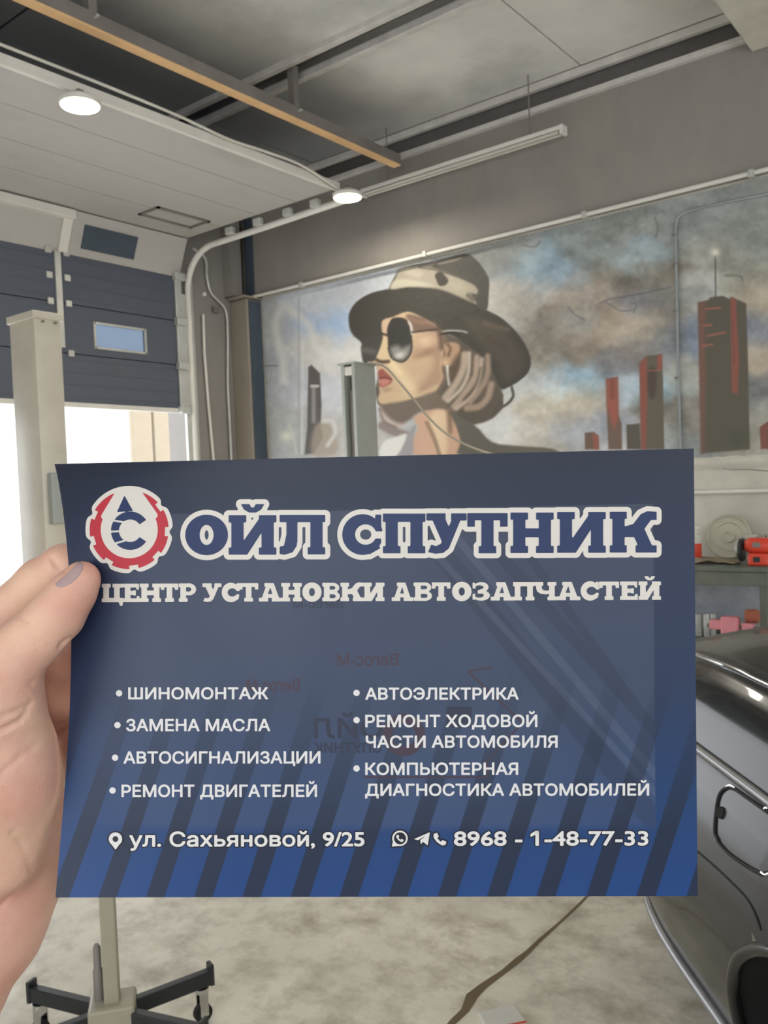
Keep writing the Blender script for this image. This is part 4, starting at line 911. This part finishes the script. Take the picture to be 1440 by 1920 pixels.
# slab-serif glyphs in a w x h box (y down); S stem, T slab thickness, O serif overhang
def glyph(ch, w, h, S, T, O):
    A, B = [], []
    def stem(x, top=True, bot=True, ol=O, orr=O):
        A.append(rc(x, 0, x+S, h))
        if top: A.append(rc(x-ol, 0, x+S+orr, T))
        if bot: A.append(rc(x-ol, h-T, x+S+orr, h))
    if ch == 'О': A.append(el(w/2, h/2, w/2, h/2+1)); B.append(el(w/2, h/2, w/2-S*1.18, h/2-T*1.35))
    elif ch in 'ИЙ':
        stem(O); stem(w-O-S); A.append([(O+S-1, h-T*.0), (O+S*.2, h), (w-O-S*1.0, 0), (w-O, 0), (w-O-S*.2, S*.2), (O+S*1.3, h)])
        if ch == 'Й':
            b = w*.5; r = h*.17; A.append([(b-r*1.75, -r*1.65), (b-r*.45, -r*1.65), (b-r*.2, -r*1.15), (b+r*.2, -r*1.15), (b+r*.45, -r*1.65), (b+r*1.75, -r*1.65), (b+r*1.3, -r*.85), (b+r*.55, -r*.4), (b-r*.55, -r*.4), (b-r*1.3, -r*.85)])
    elif ch == 'Л':
        stem(w-O-S); A.append(rc(0, 0, w, T)); A.append(rc(S*.55, 0, S*1.45, h*.7)); A.append([(S*.55, h*.5), (S*1.45, h*.5), (S*1.4, h*.78), (S*1.05, h*.95), (S*.4, h*1.01), (0, h*.99), (0, h*.80), (S*.35, h*.78)])
    elif ch == 'С':
        A.append(el(w*.52, h/2, w*.52, h/2+1)); B.append(el(w*.60, h/2, w*.60-S*1.05, h/2-T*1.35)); B.append([(w*.60, h*.42), (w*1.3, h*.42), (w*1.3, h*.60), (w*.82, h*.60), (w*.60, h*.56)])
        A2 = rc(w-S*.5, 0, w, h*.38); A.append(A2); A.append([(w*.98, h*.84), (w*.80, h*.64), (w*.62, h*.80), (w*.7, h)]) ; B.append([(w*.99, h*.42), (w*1.2, h*.42), (w*1.2, h*1.1), (w*.8, h*1.06), (w, h*.82)])
    elif ch == 'П': stem(O, True, True); stem(w-O-S, True, True); A.append(rc(0, 0, w, T*1.15))
    elif ch == 'У':
        A.append(rc(0, 0, S*1.35+O, T)); A.append(rc(w-S*1.25, 0, w, T)); A.append([(S*.25, 0), (S*1.35, 0), (w*.62, h*.48), (w*.5, h*.80), (w*.40, h*.74)])
        A.append([(w-S*.95, 0), (w-S*.25, 0), (w*.56, h*.88), (w*.42, h*.99), (w*.22, h*1.01), (w*.04, h*.97), (w*.12, h*.78), (w*.24, h*.82), (w*.36, h*.76)])
    elif ch == 'Т': stem(w/2-S/2, False, True); A.append(rc(0, 0, w, T)); A.append(rc(0, 0, S*.62, h*.34)); A.append(rc(w-S*.62, 0, w, h*.34))
    elif ch == 'Н': stem(O); stem(w-O-S); A.append(rc(O, h*.5-T*.62, w-O, h*.5+T*.62))
    elif ch == 'К':
        stem(O, orr=O*.8); A.append([(O+S, h*.36), (w*.50, h*.30), (w*.66, h*.06), (w*.80, -1), (w, 0), (w, h*.20), (w*.88, h*.20), (w*.74, h*.42), (w*.90, h-T), (w, h-T), (w, h), (w*.55, h), (w*.55, h-T), (w*.60, h-T), (w*.52, h*.62), (O+S, h*.62)])
    elif ch == 'Ц': stem(O); stem(w-O*2-S, orr=O*2); A.append(rc(O, h-T*1.15, w, h)); A.append([(w-S*.75, h-T), (w, h-T), (w, h*1.06), (w-S*.1, h*1.20), (w-S*.5, h*1.20), (w-S*.75, h)])
    elif ch == 'Е': A.append(rc(O, 0, O+S, h)); A.append(rc(0, 0, w-1, T)); A.append(rc(0, h-T, w, h)); A.append(rc(w-S*.55, 0, w-1, h*.32)); A.append(rc(w-S*.5, h*.68, w, h)); A.append(rc(O, h*.5-T*.55, w*.76, h*.5+T*.55)); A.append(rc(w*.64, h*.36, w*.78, h*.64))
    elif ch == 'Р': stem(O, orr=O); A.append(el(w*.60, h*.32, w*.42, h*.325)); A.append(rc(O, 0, w*.6, T)); B.append(el(w*.60, h*.32, w*.42-S*.85, h*.32-T)); B.append(rc(O+S, T, w*.60, h*.64-T)); A.append(rc(O, 0, O+S, h)); A.append(rc(O+S, h*.64-T, w*.6, h*.64))
    elif ch == 'А':
        A.append([(w*.36, 0), (w*.64, 0), (w*.93, h), (w*.93-S*1.05, h), (w*.5, h*.22), (w*.07+S*.75, h), (w*.07, h)]); A.append(rc(w*.24, 0, w*.6, T)); A.append(rc(w*.24, h*.60, w*.76, h*.60+T)); A.append(rc(0, h-T, w*.40, h)); A.append(rc(w*.56, h-T, w, h))
    elif ch == 'В':
        stem(O, orr=0); A.append(el(w*.60, h*.27, w*.36, h*.272)); A.append(el(w*.60, h*.73, w*.40, h*.272)); A.append(rc(O, 0, w*.6, h)); B.append(el(w*.62, h*.27, w*.12, h*.10)); B.append(el(w*.62, h*.73, w*.14, h*.11)); B.append(rc(O+S, h*.17, w*.62, h*.37)); B.append(rc(O+S, h*.62, w*.62, h*.84))
    elif ch == 'З':
        A.append(el(w*.50, h*.27, w*.42, h*.275)); A.append(el(w*.50, h*.72, w*.50, h*.285)); B.append(el(w*.40, h*.28, w*.24, h*.11)); B.append(el(w*.38, h*.71, w*.27, h*.13)); B.append([(-5, h*.30), (w*.42, h*.40), (w*.42, h*.58), (-5, h*.66)]); A.append(rc(w*.30, h*.42, w*.62, h*.42+T)); A.append(rc(0, h*.03, S*.45, h*.34)); A.append(rc(0, h*.66, S*.45, h*.95))
    elif ch == 'Ч': stem(w-O-S, orr=O); A.append(rc(0, 0, S+O*2, T)); A.append([(O, 0), (O+S, 0), (O+S, h*.34), (O+S*1.3, h*.46), (w*.58, h*.48), (w-S, h*.44), (w-S, h*.62), (w*.55, h*.68), (w*.28, h*.64), (w*.12, h*.52), (O, h*.34)])
    return A, B
def text_field(items, X, Y):
    f = np.full(X.shape, 1e3)
    for ch, xa, xb, ya, yb, S, T, O in items:
        A, B = glyph(ch, xb-xa, yb-ya, S, T, O)
        m_ = (X > xa-16) & (X < xb+16); m_ &= (Y > ya-(yb-ya)*.45-16) & (Y < yb+(yb-ya)*.3+16)
        r_ = np.nonzero(m_.any(1))[0]; c_ = np.nonzero(m_.any(0))[0]
        if not len(r_) or not len(c_): continue
        sl = (slice(r_[0], r_[-1]+1), slice(c_[0], c_[-1]+1)); x, y = X[sl]-xa, Y[sl]-ya
        g = np.full(x.shape, 1e3)
        # for А/В/Р/О/С/З cut the holes before adding later strokes back
        for q_ in A: g = np.minimum(g, sdf_poly(q_, x, y))
        for q_ in B: g = np.maximum(g, -sdf_poly(q_, x, y))
        if ch == 'З':
            for q_ in A[2:]: g = np.minimum(g, sdf_poly(q_, x, y))
        if ch == 'С': g = np.minimum(g, sdf_poly(A[1], x, y))
        f[sl] = np.minimum(f[sl], g)
    return f
OB, OC = .00012, .00022
TI = [('О',347.5,427.8,966,1040),('Й',429,518.5,966,1040),('Л',524.5,610,965.5,1039.5),('С',641.7,715,965,1039.5),('П',718,797.5,963,1037.5),('У',799.5,874.5,962.5,1037.5),('Т',876,951.8,962,1037.5),('Н',957,1038,961,1037),('И',1044.5,1135.7,960,1036.5),('К',1143,1231,959.5,1036)]
gx2 = np.arange(330, 1250, 1.6); gy2 = np.arange(925, 1062, 1.6); X2, Y2 = np.meshgrid(gx2, gy2)
tf = text_field([(c, a, b, y0_, y1_, 23, 13.5, 5) for c, a, b, y0_, y1_ in TI], X2, Y2)
march(tf-9.3, gx2[0], gy2[0], 1.6, 'title_outline', MCr, OB, leaf)
march(tf, gx2[0], gy2[0], 1.6, 'title_lettering', MNv, OC, leaf)
SU = 'Ц191.2 231 Е231.5 262 Н262.5 302.5 Т302 334.5 Р335.6 367.5 У380 415.5 С416 449 Т448.5 484.5 А485.6 529 Н527.5 566 О567 603 В604.5 637.5 К638.5 680.5 И680.5 721 А734.5 774.5 В775.5 810 Т810 844.5 О847.5 884 З886 918.5 А920 963 П962 1002 Ч1002 1043 А1043 1088 С1088.5 1122.5 Т1123 1160.6 Е1162.5 1195.5 Й1197 1239'
tk = SU.split(); its = []
for i in range(0, len(tk), 2):
    c, a, b = tk[i][0], float(tk[i][1:]), float(tk[i+1]); yt = 1094.5-(a-191)*.0043; its.append((c, a, b, yt, yt+34.5, 10.6, 7.0, 3.0))
gx3 = np.arange(184, 1248, 1.25); gy3 = np.arange(1072, 1140, 1.25); X3, Y3 = np.meshgrid(gx3, gy3)
march(text_field(its, X3, Y3), gx3[0], gy3[0], 1.25, 'subtitle_lettering', MCr, OC, leaf)
# gear and drop emblem
lg = (242.6, 993.0); gx4 = np.arange(148, 338, 1.3); gy4 = np.arange(908, 1084, 1.3); X4, Y4 = np.meshgrid(gx4, gy4); dx, dy = X4-lg[0], Y4-lg[1]
rr = np.hypot(dx, dy); an = np.degrees(np.arctan2(dy, dx))
drop = np.minimum(rr-49.5, sdf_poly([(233.7, 926), (197.5, 972), (198, 1005), (286, 1005), (287.5, 969)], X4, Y4))
gear = np.abs(rr-60.5)-13.5
for q_ in (0, 1, 2, 3, 6, 7, 8):
    a0 = math.radians(83+40*q_); ca_, sa_ = math.cos(a0), math.sin(a0); u_, v_ = dx*ca_+dy*sa_, -dx*sa_+dy*ca_
    gear = np.maximum(gear, -np.maximum(np.abs(v_)-8.5, 67-u_))
wedge = sdf_poly([(233.7, 905), (196, 968), (290, 966), (247, 905)], X4, Y4)
oute = rr-82.0
for q_ in (0, 1, 2, 3, 6, 7, 8):
    a0 = math.radians(83+40*q_); ca_, sa_ = math.cos(a0), math.sin(a0); u_, v_ = dx*ca_+dy*sa_, -dx*sa_+dy*ca_
    oute = oute+np.where(u_ > 40, 6.5*np.exp(-(v_/7.0)**2), 0)
gred = np.maximum(gear, -np.minimum(drop, wedge-2)+4)
march(np.minimum(np.maximum(oute, 40-rr), drop-6), gx4[0], gy4[0], 1.3, 'emblem_outline', MCr, OB, leaf)
march(np.maximum(gred, -(drop)), gx4[0], gy4[0], 1.3, 'emblem_gear', MRd, OC, leaf)
rc2 = np.hypot(X4-244.5, Y4-995); a2 = np.degrees(np.arctan2(Y4-995, X4-244.5))
cc = np.abs(rc2-28.5)-7.5; cc = np.maximum(cc, (34-np.abs(a2))*.5)
for q_ in ([(203, 974), (232, 979)], [(200, 997), (226, 996)], [(206, 1022), (236, 1013)]): cc = np.maximum(cc, -(sdf_line(q_, X4, Y4)-1.8))
tipb = np.maximum(sdf_poly([(233.7, 929), (219.5, 960), (250, 958)], X4, Y4), -(np.hypot(X4-242.6, Y4-1001)-41.5))
march(np.minimum(cc, tipb), gx4[0], gy4[0], 1.3, 'emblem_letter', MNv, OC, leaf)

# sans lettering with the built-in font
def fontloops(body):
    c = bpy.data.curves.new('txt', 'FONT'); c.body = body; c.size = 1; c.resolution_u = 5; c.fill_mode = 'NONE'
    o = bpy.data.objects.new('txt', c); COL.objects.link(o); bpy.context.view_layer.update()
    me = bpy.data.meshes.new_from_object(o.evaluated_get(bpy.context.evaluated_depsgraph_get()))
    v = np.array([q_.co[:2] for q_ in me.vertices]); nxt = {}
    for e in me.edges: nxt.setdefault(e.vertices[0], []).append(e.vertices[1]); nxt.setdefault(e.vertices[1], []).append(e.vertices[0])
    bpy.data.objects.remove(o); bpy.data.curves.remove(c); bpy.data.meshes.remove(me)
    seen = set(); loops = []
    for st0 in range(len(v)):
        if st0 in seen or st0 not in nxt: continue
        cur = st0; lp = [cur]; seen.add(cur)
        nb = [q_ for q_ in nxt[cur] if q_ == cur+1] or nxt[cur]
        cur = nb[0]
        while cur not in seen:
            seen.add(cur); lp.append(cur); nn2 = [q_ for q_ in nxt[cur] if q_ not in seen]
            if not nn2: break
            cur = nn2[0]
        loops.append(v[lp])
    return loops
CAP = max(l_[:, 1].max() for l_ in fontloops('Н'))
def put(name, body, xa, xb, ytop, ybot, mt, off, bold=.8, mirror=False, halo=None, slope=-.002, st_=.8):
    L_ = fontloops(body); w0 = min(l_[:, 0].min() for l_ in L_); w1 = max(l_[:, 0].max() for l_ in L_)
    P_ = []
    for l_ in L_:
        t_ = (l_[:, 0]-w0)/(w1-w0); t_ = 1-t_ if mirror else t_
        x = xa+bold+t_*(xb-xa-2*bold); P_.append(np.stack([x, ybot-bold-l_[:, 1]/CAP*(ybot-ytop-2*bold)+(x-xa)*slope], 1))
    al_ = np.concatenate(P_); gr_ = 5; X, Y = np.meshgrid(np.arange(al_[:, 0].min()-gr_, al_[:, 0].max()+gr_, st_), np.arange(al_[:, 1].min()-gr_, al_[:, 1].max()+gr_, st_))
    D_ = np.full(X.shape, 1e3); Wn = np.zeros(X.shape, int)
    for P in P_:
        x0, x1 = P[:, 0].min()-gr_-1, P[:, 0].max()+gr_+1; c = (X[0] > x0) & (X[0] < x1); i0, i1 = np.nonzero(c)[0][[0, -1]]; sl = (slice(None), slice(i0, i1+1)); x, y = X[sl], Y[sl]
        j = len(P)-1
        for i in range(len(P)):
            a, b_ = P[j], P[i]; e = b_-a; wx_, wy_ = x-a[0], y-a[1]; t_ = np.clip((wx_*e[0]+wy_*e[1])/(e@e+1e-12), 0, 1)
            D_[sl] = np.minimum(D_[sl], np.hypot(wx_-e[0]*t_, wy_-e[1]*t_)); cr = e[0]*wy_-e[1]*wx_
            Wn[sl] += ((a[1] <= y) & (b_[1] > y) & (cr > 0)).astype(int)-((a[1] > y) & (b_[1] <= y) & (cr < 0)).astype(int); j = i
    f = np.where(Wn != 0, -D_, D_)
    if halo: march(f-bold-halo, X[0, 0], Y[0, 0], st_, 'lettering_shadow', MDk, off-.00006, leaf)
    return march(f-bold, X[0, 0], Y[0, 0], st_, name, mt, off, leaf)
LN = [('ШИНОМОНТАЖ',240.8,503,1288.6,1311.2),('ЗАМЕНА МАСЛА',237,507,1347.8,1371),('АВТОСИГНАЛИЗАЦИИ',231.8,601,1408.6,1431.8),('РЕМОНТ ДВИГАТЕЛЕЙ',228.2,594.6,1471,1494.4),
      ('АВТОЭЛЕКТРИКА',684.8,972.5,1289,1312),('РЕМОНТ ХОДОВОЙ',684.8,1007.5,1340,1363.4),('ЧАСТИ АВТОМОБИЛЯ',685.8,1045.4,1379,1402),('КОМПЬЮТЕРНАЯ',684.8,971.5,1429.6,1453),('ДИАГНОСТИКА АВТОМОБИЛЕЙ',684.5,1217,1469,1492.2)]
for b_, xa, xb, ya, yb in LN: put('service_lettering', b_, xa, xb, ya, yb, MWh, OC, bold=.75, slope=-.001)
put('address_lettering', 'ул. Сахьяновой, 9/25', 242.8, 683.5, 1559, 1587.5, MWh, OC, .9, halo=2.2)
put('phone_lettering', '8968 - 1-48-77-33', 851, 1215.5, 1557, 1585.8, MWh, OC, .9, halo=2.2)
def shape(name, polys, mt, off, cuts=(), st_=.8, grow=0.0):
    al_ = np.array([q_ for P in polys for q_ in P]); x0, y0 = al_.min(0)-4-grow; x1, y1 = al_.max(0)+4+grow
    X, Y = np.meshgrid(np.arange(x0, x1, st_), np.arange(y0, y1, st_)); f = np.full(X.shape, 1e3)
    for P in polys: f = np.minimum(f, sdf_poly(P, X, Y))
    for P in cuts: f = np.maximum(f, -sdf_poly(P, X, Y))
    return march(f-grow, x0, y0, st_, name, mt, off, leaf)
for x, y in ((223.8,1299.8),(220.7,1359.5),(216.3,1420.5),(211.5,1482),(668.6,1299),(668.6,1350),(668.6,1440.6)): shape('bullet', [el(x, y, 6, 6, 20)], MWh, OC)
pin = [el(216.8, 1573, 12.5, 12.5), [(205.5, 1578), (228, 1578), (217, 1593)]]
shape('lettering_shadow', pin, MDk, OC-.00006, grow=3); shape('pin_icon', pin, MWh, OC, [el(216.8, 1573, 5.5, 5.5)])
shape('lettering_shadow', [[(1009, 1557.5), (1004, 1557.5), (994.5, 1564), (994.5, 1569), (1009, 1563)]], MDk, OC-.00006, grow=2); shape('phone_lettering', [[(1009.5, 1557.3), (1004, 1557.3), (994.5, 1563.5), (994.5, 1569), (1009.5, 1562.5)]], MWh, OC)
def handset(cx, cy, r): return [(cx-r, cy-r*.8), (cx-r*.45, cy-r), (cx-r*.2, cy-r*.4), (cx-r*.45, cy-r*.15), (cx+.1*r, cy+.42*r), (cx+.4*r, cy+.15*r), (cx+r, cy+.42*r), (cx+.85*r, cy+r*.9), (cx+.3*r, cy+r), (cx-.5*r, cy+.45*r), (cx-r, cy-.25*r)]
wa = [el(750, 1571.5, 14.5, 14.5), [(737, 1577), (748, 1586), (734.5, 1587)]]
shape('lettering_shadow', wa, MDk, OC-.00006, grow=3); shape('messenger_icon', wa+[], MWh, OC, [el(750, 1571.5, 11.3, 11.3)]); shape('messenger_icon', [handset(750, 1571.5, 6.8)], MWh, OC)
pl_ = [[(776, 1573), (806, 1560), (802, 1585), (793, 1578), (789, 1583), (788, 1575), (800, 1565), (784, 1575)]]
shape('lettering_shadow', pl_, MDk, OC-.00006, grow=3); shape('plane_icon', pl_, MWh, OC)
shape('lettering_shadow', [handset(825, 1573, 12)], MDk, OC-.00006, grow=3); shape('phone_icon', [handset(825, 1573, 12)], MWh, OC)
# faint print of the reverse side, showing through mirrored
put('show_through_lettering', 'Вегос-М', 632, 747, 1225, 1248, MGr, OB*.5, .6, mirror=True)
put('show_through_lettering', 'Вегос-М', 462, 562, 1273, 1296, MGr, OB*.5, .6, mirror=True)
put('show_through_lettering', 'Вегос-М', 549, 644, 1124, 1141, MGh, OB*.5, .6, mirror=True)
put('show_through_lettering', 'ОЙЛ', 588, 718, 1346, 1385, MGh, OB*.5, 1.6, mirror=True)
put('show_through_lettering', 'СПУТНИК', 588, 716, 1392, 1412, MGh, OB*.5, 1.0, mirror=True)
for P in ([(921,1251),(877,1259),(980,1355),(912,1428),(916,1457),(683,1457)],):
    X, Y = np.meshgrid(np.arange(670, 995, 1.2), np.arange(1240, 1470, 1.2)); march(sdf_line(P, X, Y)-1.8, 670, 1240, 1.2, 'show_through_route', MGr, OB*.5, leaf)
gg = [el(757, 1378, 40, 40, 30)]; shape('show_through_emblem', gg, MGr, OB*.5, [el(757, 1378, 22, 22, 30)])
shape('show_through_square', [rc(837, 1325, 884, 1364)], MGh, OB*.5)

# ------------------------------------------------------------------ hand
def HP(px, py, d): return np.array([(px-720)/F*d, -(py-960)/F*d, d])
vox = .0012
lo = np.array([-.255, -.285, .345]); hi = np.array([-.118, -.008, .515])
nx_, ny_, nz_ = ((hi-lo)/vox).astype(int); xx = (lo[0]+np.arange(nx_)*vox).astype(np.float32)[:, None, None]; yy = (lo[1]+np.arange(ny_)*vox).astype(np.float32)[None, :, None]; zz_ = (lo[2]+np.arange(nz_)*vox).astype(np.float32)[None, None, :]
def cone(a, b, ra, rb):
    a = np.array(a, np.float32); d = np.array(b, np.float32)-a; L2 = float(d@d)
    h = np.clip(((xx-a[0])*d[0]+(yy-a[1])*d[1]+(zz_-a[2])*d[2])/L2, 0, 1)
    return np.sqrt((xx-a[0]-h*d[0])**2+(yy-a[1]-h*d[1])**2+(zz_-a[2]-h*d[2])**2)-(ra+(rb-ra)*h)
def smin(a, b, k): h = np.clip(.5+.5*(b-a)/k, 0, 1); return b*(1-h)+a*h-k*h*(1-h)
def chain(pts, k=.003):
    f = None
    for (x, y, d, r), (x2, y2, d2, r2) in zip(pts, pts[1:]):
        c = cone(HP(x, y, d), HP(x2, y2, d2), r*d/F, r2*d2/F); f = c if f is None else smin(f, c, k)
    return f
thumb = chain([(153,1087,.4085,35),(136,1112,.409,41),(108,1152,.4085,48),(66,1196,.406,51),(18,1240,.404,60),(-14,1310,.406,84)], .004)
then = chain([(-6,1290,.412,76),(6,1420,.417,94),(14,1470,.418,93),(-4,1600,.424,78)], .006)
then = smin(then, chain([(-60,1330,.43,110),(-60,1500,.43,130)], .006), .012)
hyp = chain([(36,1420,.449,74),(30,1560,.450,92),(6,1650,.450,100),(-42,1722,.446,122),(-140,1860,.445,135),(-260,2040,.445,140)], .008)
hyp = smin(hyp, chain([(-70,1300,.455,100),(-40,1500,.452,110)], .006), .012)
palm = smin(then, hyp, .008)
hand = smin(thumb, palm, .010)
idx_f = chain([(-60,1262,.455,58),(10,1166,.452,56),(82,1098,.444,51),(122,1068,.4385,46),(205,1068,.4345,40),(235,1085,.434,36)], .004)
mid_f = chain([(-30,1340,.462,54),(60,1280,.458,44),(128,1238,.4465,44),(215,1180,.437,40),(245,1170,.435,36)], .004)
rng_f = chain([(10,1400,.462,48),(92,1350,.456,40),(126,1310,.4475,41),(215,1270,.437,38),(240,1262,.435,34)], .004)
pky_f = chain([(20,1470,.462,44),(84,1440,.454,38),(112,1405,.447,36),(190,1362,.437,32)], .004)
for q_ in (idx_f, mid_f, rng_f, pky_f): hand = smin(hand, q_, .0035)
def groove(pts, w, dep, d0):
    global hand
    P = sm2([(x, y) for x, y in pts], 4)
    g = None
    for a, b in zip(P, P[1:]):
        c = cone(HP(a[0], a[1], d0), HP(b[0], b[1], d0), w, w); g = c if g is None else np.minimum(g, c)
    return g
# creases are cut only close to the visible surface: find its depth first
def surfdepth(px, py):
    d = np.arange(.35, .50, .0006); P = np.stack([HP(px, py, q_) for q_ in d]); I = ((P-lo)/vox).astype(int)
    ok = (I >= 0).all(1) & (I < [nx_, ny_, nz_]).all(1)
    for q_, i, o_ in zip(d, I, ok):
        if o_ and hand[i[0], i[1], i[2]] < 0: return q_
    return None
def crease(pts, w=.0011, dep=.0004):
    global hand
    P = sm2(pts, 5); Q = []
    for x, y in P:
        d = surfdepth(x, y)
        if d is not None: Q.append(HP(x, y, d-dep))
    g = None
    for a, b in zip(Q, Q[1:]):
        if np.linalg.norm(a-b) > .012: continue
        mn = np.minimum(a, b)-.005; mx_ = np.maximum(a, b)+.005; i0 = np.clip(((mn-lo)/vox).astype(int), 0, None); i1 = ((mx_-lo)/vox).astype(int)+1
        sl = tuple(slice(p_, q_) for p_, q_ in zip(i0, i1)); X, Y, Z = xx[sl[0]], yy[:, sl[1]], zz_[:, :, sl[2]]
        e = (b-a); L2 = e@e+1e-12; h = np.clip(((X-a[0])*e[0]+(Y-a[1])*e[1]+(Z-a[2])*e[2])/L2, 0, 1)
        c = np.sqrt((X-a[0]-h*e[0])**2+(Y-a[1]-h*e[1])**2+(Z-a[2]-h*e[2])**2)-w
        v = hand[sl]; k_ = .0012; hh = np.clip(.5-.5*(v+c)/k_, 0, 1); hand[sl] = v*(1-hh)+(-c)*hh+k_*hh*(1-hh)
crease([(60,1316),(45,1345),(20,1362),(-5,1372)], .0013); crease([(52,1322),(30,1335),(5,1342)], .0009)
crease([(78,1392),(50,1410),(20,1435),(0,1450)], .0008); crease([(112,1214),(122,1204),(134,1196)], .0012)
crease([(30,1150),(45,1160),(58,1168)], .0006); crease([(20,1560),(45,1590),(60,1640)], .0009); crease([(0,1700),(40,1660),(62,1650)], .0008); crease([(97,1042),(103,1058),(122,1072)], .0010); crease([(55,1278),(68,1292),(78,1294)], .0007); crease([(62,1192),(75,1206),(95,1214)], .0006)
try:
    import openvdb as vdb
    g_ = vdb.FloatGrid(.01); g_.copyFromArray(np.ascontiguousarray(hand.astype(np.float32))); g_.transform = vdb.createLinearTransform(voxelSize=vox)
    pts_, quads = g_.convertToQuads(0.0); pts_ = np.asarray(pts_, float)+lo
    quads = np.asarray(quads)[:, ::-1]
except ImportError:
    raise
PW = CAM+pts_[:, :1]*RT+pts_[:, 1:2]*UP+pts_[:, 2:3]*FW
skin = bpy.data.materials.new('skin'); skin.use_nodes = True; N = Nd(skin); p = N.n['Principled BSDF']
tc = N.new('ShaderNodeTexCoord'); nz = N.new('ShaderNodeTexNoise', i_Scale=26.0, i_Detail=4.0); N.l.new(tc.outputs['Object'], nz.inputs['Vector'])
o_ = N.ramp(nz.outputs[0], [(.32, lin((202, 150, 130))), (.52, lin((212, 168, 146))), (.7, lin((220, 180, 152)))])
N.l.new(o_, p.inputs['Base Color']); p.inputs['Roughness'].default_value = .5; p.inputs['Subsurface Weight'].default_value = .12; p.inputs['Subsurface Radius'].default_value = (.008, .003, .0015); p.inputs['Subsurface Scale'].default_value = .6
vr = N.new('ShaderNodeTexVoronoi', i_Scale=650.0); vr.feature = 'DISTANCE_TO_EDGE'; N.l.new(tc.outputs['Object'], vr.inputs['Vector'])
n2 = N.new('ShaderNodeTexNoise', i_Scale=180.0, i_Detail=4.0); N.l.new(tc.outputs['Object'], n2.inputs['Vector'])
hgt = N.math('ADD', N.math('MULTIPLY', vr.outputs[0], .6), n2.outputs[0]); b = N.new('ShaderNodeBump'); b.inputs['Strength'].default_value = .6; b.inputs['Distance'].default_value = .0008
N.l.new(hgt, b.inputs['Height']); N.l.new(b.outputs[0], p.inputs['Normal'])
person = thing('person', 'bare left hand gripping the leaflet at its left edge, thumb in front', 'person')
me = bpy.data.meshes.new('hand'); me.from_pydata(PW.tolist(), [], quads.tolist()); me.materials.append(skin); me.update()
bm = bmesh.new(); bm.from_mesh(me); bmesh.ops.smooth_vert(bm, verts=bm.verts, factor=.5, use_axis_x=True, use_axis_y=True, use_axis_z=True); bmesh.ops.recalc_face_normals(bm, faces=bm.faces); bm.to_mesh(me); bm.free()
me.polygons.foreach_set('use_smooth', [True]*len(me.polygons)); ho = bpy.data.objects.new('hand', me); COL.objects.link(ho); ho.parent = person
# thumb nail: patch laid on the thumb's upper left side
bmv = BVHTree.FromPolygons([Vector(v.co) for v in me.vertices], [tuple(f.vertices) for f in me.polygons])
A0, A1 = np.array([103., 1098.]), np.array([152., 1053.]); dirn = (A1-A0)/np.linalg.norm(A1-A0); per = np.array([dirn[1], -dirn[0]])
vs = []; nu_, nv_ = 22, 12
for i in range(nu_):
    u = i/(nu_-1)
    for j in range(nv_):
        v = j/(nv_-1)*2-1; wd = 10*(1-abs(2*u-1)**3.2)**.5+.01
        q_ = A0+(A1-A0)*u-per*0+np.array([.707, .707])*(v*wd+2.5+6*math.sin(u*math.pi)); h = None
        d = ray(q_[0], q_[1]); d /= np.linalg.norm(d); r_ = bmv.ray_cast(Vector(CAM), Vector(d))
        if r_[0] is None or r_[3] > .46: r_ = bmv.find_nearest(Vector(CAM+d*.405))
        vs.append(np.array(r_[0])+np.array(r_[1])*(.0004 if (0 < i < nu_-1 and 0 < j < nv_-1) else -.0002))
nm = MB(); nm.add(vs, [(i*nv_+j, (i+1)*nv_+j, (i+1)*nv_+j+1, i*nv_+j+1) for i in range(nu_-1) for j in range(nv_-1)])
nl = nm.build('thumbnail', mat('nail', (166, 142, 140), .22, var=.03), person, smooth=80); nl['label'] = 'greyish thumbnail'
